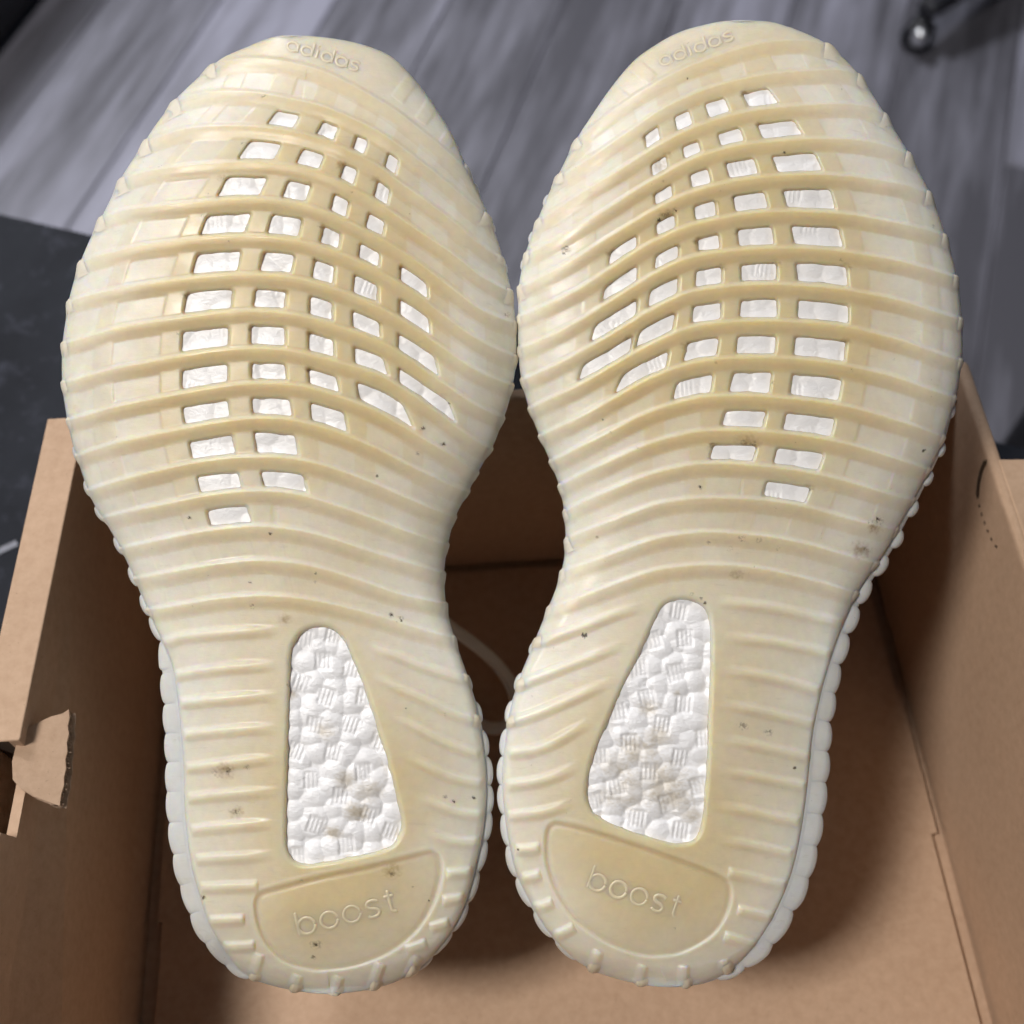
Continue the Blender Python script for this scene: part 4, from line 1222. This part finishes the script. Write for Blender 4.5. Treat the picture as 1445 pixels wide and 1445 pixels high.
        PY = p[:, 1:] + n2[:, 1:] * ww
        V, d = s.wrap(PX, PY)
        du = np.gradient(V, axis=0)
        dv = np.gradient(V, axis=1)
        nn = np.cross(du, dv)
        nn /= np.maximum(np.linalg.norm(nn, axis=-1, keepdims=True), 1e-9)
        view = V - np.array([0, 0, CAMZ])
        sgn = np.where((nn * view).sum(-1, keepdims=True).mean() > 0, -1, 1)
        nn = nn * sgn
        drop = np.zeros(n)
        for e, uu in ((ends[0], u), (ends[1], sl[-1] - u)):
            if e in 'fb':
                drop += 1.3 * (1 - sstep(0, 10 if e == 'f' else 2.5, uu))
        sink = drop[:, None] + .9 * np.where((np.arange(NW) == 0) | (np.arange(NW) == NW - 1), 1.0, 0.0)[None] * np.ones((n, 1))
        V = V + nn * ((h - sink) / PXCM)[..., None]
        at = s.surf_attrs(PX, PY, np.maximum(d, 0), kind)
        me = mesh_np(name, V.reshape(-1, 3), grid_quads(n, NW), mat, at)
        return link(name, me, parent)

    def rib_ends(s):
        """where a rib runs over the shoulder and down the side"""
        def fore(w):
            return sstep(-4.5, 1.2, w) * (1 - .28 * np.clip((w - 1) / 8, 0, 1)) * (1 - sstep(7, 20, w))

        def rear(w):
            return sstep(-9, -1.5, w) * (1 - sstep(2, 12.5, w))
        for i, (k, p) in enumerate(s.ribs.items()):
            for e in (p[:3], p[::-1][:3]):
                s.strip('rib_end', e, -4.5, 20.5, fore, 'wf', s.root, M['heel_rib'], 3.0, kind=.1)
        for (p, e) in s.D['heel']:
            p = np.array(p, float)
            if e[1] == 'w':
                p, e = p[::-1], e[::-1]
            if e[0] == 'w':
                q = resample(p, 5)[:4]
                s.strip('rib_end', q, -9.5, 12.5, rear, 'wf', s.root, M['heel_rib'], 4.4, kind=.35, ext=14)

    def foam(s):
        def patch(x0, x1, y0, y1, step, heel):
            xs = np.arange(x0, x1, step)
            ys = np.arange(y0, y1, step)
            PX, PY = np.meshgrid(xs, ys)
            d, _, _ = s.sd(PX, PY)
            z = s.base(PX, PY, np.maximum(d, 0)) * PXCM
            if heel:
                h = pellets(PX * .95 + 4 * vnoise(PX / 30, PY / 30, 2), PY * 1.05, 27, 21 if s.D['outer'] < 0 else 35) * 5.4
                amp, dep = 1.25, 10.8
            else:
                h = pellets(PX, PY, 33, 4) * 3.0
                amp, dep = 1.5, 7.8
            h += .28 * vnoise(PX / 6, PY / 3.5, 9)
            st = list(s.D['stamps']) if heel else [(x0 + 22 + 46 * i + 14 * (j % 2) + 9 * math.sin(i * 3 + j), y0 + 16 + 47 * j + 10 * math.cos(i * 2 + j * 1.7)) for i in range(20) for j in range(20) if (i * 7 + j * 5) % 3 == 0]
            ca, sa = math.cos(s.D['stamp_angle']), math.sin(s.D['stamp_angle'])
            for (x, y) in st:
                k_ = math.sin(x * 12.9 + y * 7.7)
                ca, sa = math.cos(s.D['stamp_angle'] + .22 * k_), math.sin(s.D['stamp_angle'] + .22 * k_)
                m_ = (abs(PX - x) < 20) & (abs(PY - y) < 22)
                if not m_.any():
                    continue
                X, Y = PX[m_] - x, PY[m_] - y
                u, v = X * ca + Y * sa, -X * sa + Y * ca
                blend = sstep(13, 9, np.abs(u)) * sstep(15, 10, np.abs(v))
                rid = sum(np.exp(-((u - o_) / 1.8) ** 2) * sstep(13, 9, np.abs(v - 1.5 * math.sin(o_ + x))) for o_ in (-6.0, .2, 6.2)) * (.8 + .3 * k_)
                h[m_] = h[m_] * (1 - .55 * blend) + blend * (.3 + amp * rid)
            z = z + dep - h
            return PX, PY, d, z
        hx0, hy0 = s.HW.min(0) - 7
        hx1, hy1 = s.HW.max(0) + 7
        wx0 = min(w[2] for w in s.wins) - 25
        wx1 = max(w[3] for w in s.wins) + 25
        def emit(name, PX, PY, z, ok):
            q = grid_quads(*PX.shape)
            Q = q[ok.ravel()[q].all(1)]
            if not len(Q):
                return
            used = np.unique(Q)
            mp_ = np.full(PX.size, -1)
            mp_[used] = np.arange(len(used))
            V = W(PX, PY, D0 + z / PXCM).reshape(-1, 3)[used]
            dr = s.marks(PX, PY, s.D['foamdirt'], 1.3).ravel()[used] * .8
            link(name, mesh_np(name, V, mp_[Q], M['foam'], dict(dirt=dr)), s.root)
        PX, PY, d, z = patch(hx0, hx1, hy0, hy1, 1.5, True)
        emit('heel_foam', PX, PY, z, poly_sd(PX, PY, s.HW) < 6)
        PX, PY, d, z = patch(wx0, wx1, 118, 770, 2.0, False)
        for wn in s.wins:                       # the foam that shows in each opening of the tread
            yc = (s.ry(wn[0], wn[6]) + s.ry(wn[1], wn[6])) / 2
            r0, r1 = np.searchsorted(PY[:, 0], [yc - 62, yc + 62])
            c0, c1 = np.searchsorted(PX[0], [wn[2] - 24, wn[3] + 24])
            sl = (slice(r0, r1), slice(c0, c1))
            ok = (s.cell_sd(PX[sl], PY[sl], [wn], 17.5, 1.0, 3.5) < 3.5) & (d[sl] > 10)
            emit('foam_patch', PX[sl], PY[sl], z[sl], ok)

    def wallpt(s, i, e, out=0.0):
        """sidewall point below outline index i at depth e (px), shifted outwards"""
        n = len(s.O)
        i0 = np.floor(i).astype(int)
        f = (i - i0)[..., None]
        g = lambda A: A[i0 % n] * (1 - f) + A[(i0 + 1) % n] * f
        q, nn = g(s.O), g(s.nout)
        fw = (s.flw[i0 % n] * (1 - f[..., 0]) + s.flw[(i0 + 1) % n] * f[..., 0])
        o = fw * sstep(-2, 9, e) - .06 * np.maximum(e - 20, 0) + out
        qx = q[..., 0] + nn[..., 0] * o
        qy = q[..., 1] + nn[..., 1] * o
        z = s.base(q[..., 0], q[..., 1], np.zeros(q.shape[:-1]))
        return W(qx, qy, D0 + z + e / PXCM), qx, qy

    def sidewall(s):
        n = len(s.O)
        es = np.array([-.6, .3, 1.5, 3, 5, 7.5, 10, 16, 30, 55, 85, 105, 118])
        I, Eg = np.meshgrid(np.arange(n).astype(float), es, indexing='xy')
        out = np.where(Eg > 100, -(Eg - 100) * .9, 0)
        out = np.where(Eg < 0, -1.5, out)
        V, qx, qy = s.wallpt(I, Eg, out)
        at = dict(age=np.full(I.shape, .1), dirt=np.zeros(I.shape), stain=np.zeros(I.shape))
        me = mesh_np('sidewall', V.reshape(-1, 3), grid_quads(len(es), n, True), M['wall'], at)
        s.swall = link('sidewall', me, s.root)

    def beads(s):
        n = len(s.O)
        for (x, y, hw, ht, e0) in s.D['beads']:
            i = float(np.argmin(((s.O - (x, y)) ** 2).sum(1)))
            step = 4.0
            w = np.linspace(-1, 1, 15)
            es = np.array([0, .8, 2, 4, 7, 12, 25, 45, 70, 92, 100, 104]) + 1.0 + e0 * 1.0
            I, Eg = np.meshgrid(i + w * hw * 1.12 / step, es)
            Wg = np.repeat(w[None], len(es), 0)
            e1 = Eg - es[0]
            cap = np.sqrt(np.clip(1 - (1 - np.clip(e1 / 14.0, 0, 1)) ** 2, 0, 1)) * sstep(104, 92, e1)
            out = (ht * (.62 if s.D['outer'] < 0 else .75)) * np.maximum(1 - Wg ** 2, 0) ** .62 * cap - .3 * (np.abs(Wg) > .99)
            V, qx, qy = s.wallpt(I, Eg, out)
            at = dict(age=np.full(I.shape, .05), dirt=np.zeros(I.shape), stain=np.zeros(I.shape))
            me = mesh_np('sidewall_rib', V.reshape(-1, 3), grid_quads(len(es), 15), M['wall'], at)
            link('sidewall_rib', me, s.root)

    def upper(s):
        n = len(s.O)
        idx = np.arange(0, n, 3)
        Vw, qx, qy = s.wallpt(idx.astype(float), np.full(len(idx), 104.), np.full(len(idx), -8.))
        mid = Vw.mean(0)
        Fd = np.array([0, .5, -.8660254])
        Ud = np.array([0, .8660254, .5])
        py = s.O[idx, 1]
        xl, xr = s.edges(np.clip(py, 180, 1280))
        mc = W((xl + xr) / 2, np.clip(py, 180, 1280), np.full(len(idx), D0 + 1.9))
        thick = np.interp(py, [50, 250, 620, 900, 1400], [2.6, 4.2, 5.2, 6.6, 7.1])
        rings = []
        for g, f in ((1, 0), (.985, .12), (.96, .35), (.90, .6), (.78, .8), (.58, .94), (.3, 1.0), (.02, 1.01)):
            p = mc + (Vw - mc) * g
            p = p + Fd * (thick * f)[:, None]
            p[:, 2] = np.maximum(p[:, 2], .74)
            rings.append(p)
        me = mesh_np('upper', np.vstack(rings), grid_quads(len(rings), len(idx), True), M['knit'])
        link('upper', me, s.root)

    def word(s, text, a, b_, xh, where):
        """moulded lettering: every letter is drawn from round-topped strokes"""
        th = np.linspace(0, 2 * np.pi, 25)
        circ = np.stack([.5 + .5 * np.cos(th), .5 + .5 * np.sin(th)], -1)
        sc_ = np.array([(.78, .86), (.55, 1.0), (.2, .96), (.06, .76), (.22, .56), (.58, .46), (.74, .25), (.58, .03), (.22, 0), (.02, .14)])
        tt = np.array([(.3, 1.4), (.3, .3), (.38, .06), (.62, 0)])
        G = {'o': ([circ], 1.0), 'b': ([circ, np.array([(0, 1.5), (0, 0)])], 1.0), 'd': ([circ, np.array([(1, 1.55), (1, 0)])], 1.0),
             'a': ([circ, np.array([(1, 1.02), (1, 0)])], 1.0), 'i': ([np.array([(.1, 1.), (.1, 0)]), np.array([(.1, 1.38), (.1, 1.5)])], .2),
             's': ([sc_], .8), 't': ([tt, np.array([(0, 1.), (.62, 1.)])], .65)}
        gap = .36
        tot = sum(G[c][1] for c in text) + gap * (len(text) - 1)
        a, b_ = np.array(a, float), np.array(b_, float)
        L = np.hypot(*(b_ - a))
        ex = (b_ - a) / L
        ey = np.array([ex[1], -ex[0]])
        if where == 'toe':
            ey = ey * .95
        kx = L / tot
        hw, ht = (2.6, 1.0) if where == 'pad' else (1.9, .7)
        vs, qs, n0, PXs, PYs = [], [], 0, [], []
        x = 0.
        for c in text:
            strokes, wd = G[c]
            for st in strokes:
                p2 = a + ex * ((x + st[:, :1]) * kx) + ey * (st[:, 1:] * xh)
                p2 = resample(p2, 1.6, smooth=len(st) > 2)
                t = np.gradient(p2, axis=0)
                t /= np.maximum(np.hypot(*t.T), 1e-6)[:, None]
                n2 = np.stack([-t[:, 1], t[:, 0]], -1)
                w = np.linspace(-1, 1, 7)
                PX = p2[:, :1] + n2[:, :1] * w * hw
                PY = p2[:, 1:] + n2[:, 1:] * w * hw
                d, _, _ = s.sd(PX, PY)
                z = s.base(PX, PY, np.maximum(d, 0)) * PXCM + (2.2 if where == 'pad' else .1)
                cap = np.ones(len(p2))
                cap[0] = cap[-1] = 0.
                z = z + (.5 if where == 'pad' else -.5) - ht * (1 - w[None] ** 2) ** .7 * cap[:, None]
                vs.append(W(PX, PY, D0 + z / PXCM).reshape(-1, 3))
                qs.append(grid_quads(len(p2), 7) + n0)
                n0 += PX.size
                PXs.append(PX.ravel()); PYs.append(PY.ravel())
            x += wd + gap
        V = np.vstack(vs)
        PX, PY = np.concatenate(PXs), np.concatenate(PYs)
        at = dict(age=np.full(len(V), 1.0 if where == 'pad' else .8), dirt=np.zeros(len(V)), stain=np.zeros(len(V)))
        me = mesh_np('lettering', V, np.vstack(qs), M['heel_rib'], at)
        link('lettering', me, s.sole)


SL = Shoe(LEFT, 'sneaker', 'left of the two upturned sneakers, its heel lettering rising to the right')
SR = Shoe(RIGHT, 'sneaker', 'right of the two upturned sneakers, its heel lettering sloping down to the right')

# loose lace that hangs from the left sneaker onto the bottom of the box
lp = np.array([[600, 850], [632, 882], [668, 908], [700, 936], [722, 968], [730, 1000], [718, 1022], [690, 1027], [650, 1010], [610, 985]], float)
p2 = resample(lp, 5)
zz = np.interp(np.linspace(0, 1, len(p2)), [0, .2, .5, .75, 1], [4.5, 3.0, 1.6, 1.0, 1.0])
C3 = np.stack([onz(np.array(a[0]), np.array(a[1]), z) for a, z in zip(p2, zz)])
T = np.gradient(C3, axis=0)
T /= np.linalg.norm(T, axis=1)[:, None]
S1 = np.cross(T, [0, 0, 1.])
S1 /= np.linalg.norm(S1, axis=1)[:, None]
S2 = np.cross(S1, T)
th = np.linspace(0, 2 * np.pi, 12, endpoint=False)
V = C3[:, None] + S1[:, None] * (np.cos(th) * .25)[None, :, None] + S2[:, None] * (np.sin(th) * .18)[None, :, None]
me = mesh_np('lace', V.reshape(-1, 3), grid_quads(len(C3), 12, True), M['lace'])
link('lace', me, SL.root)
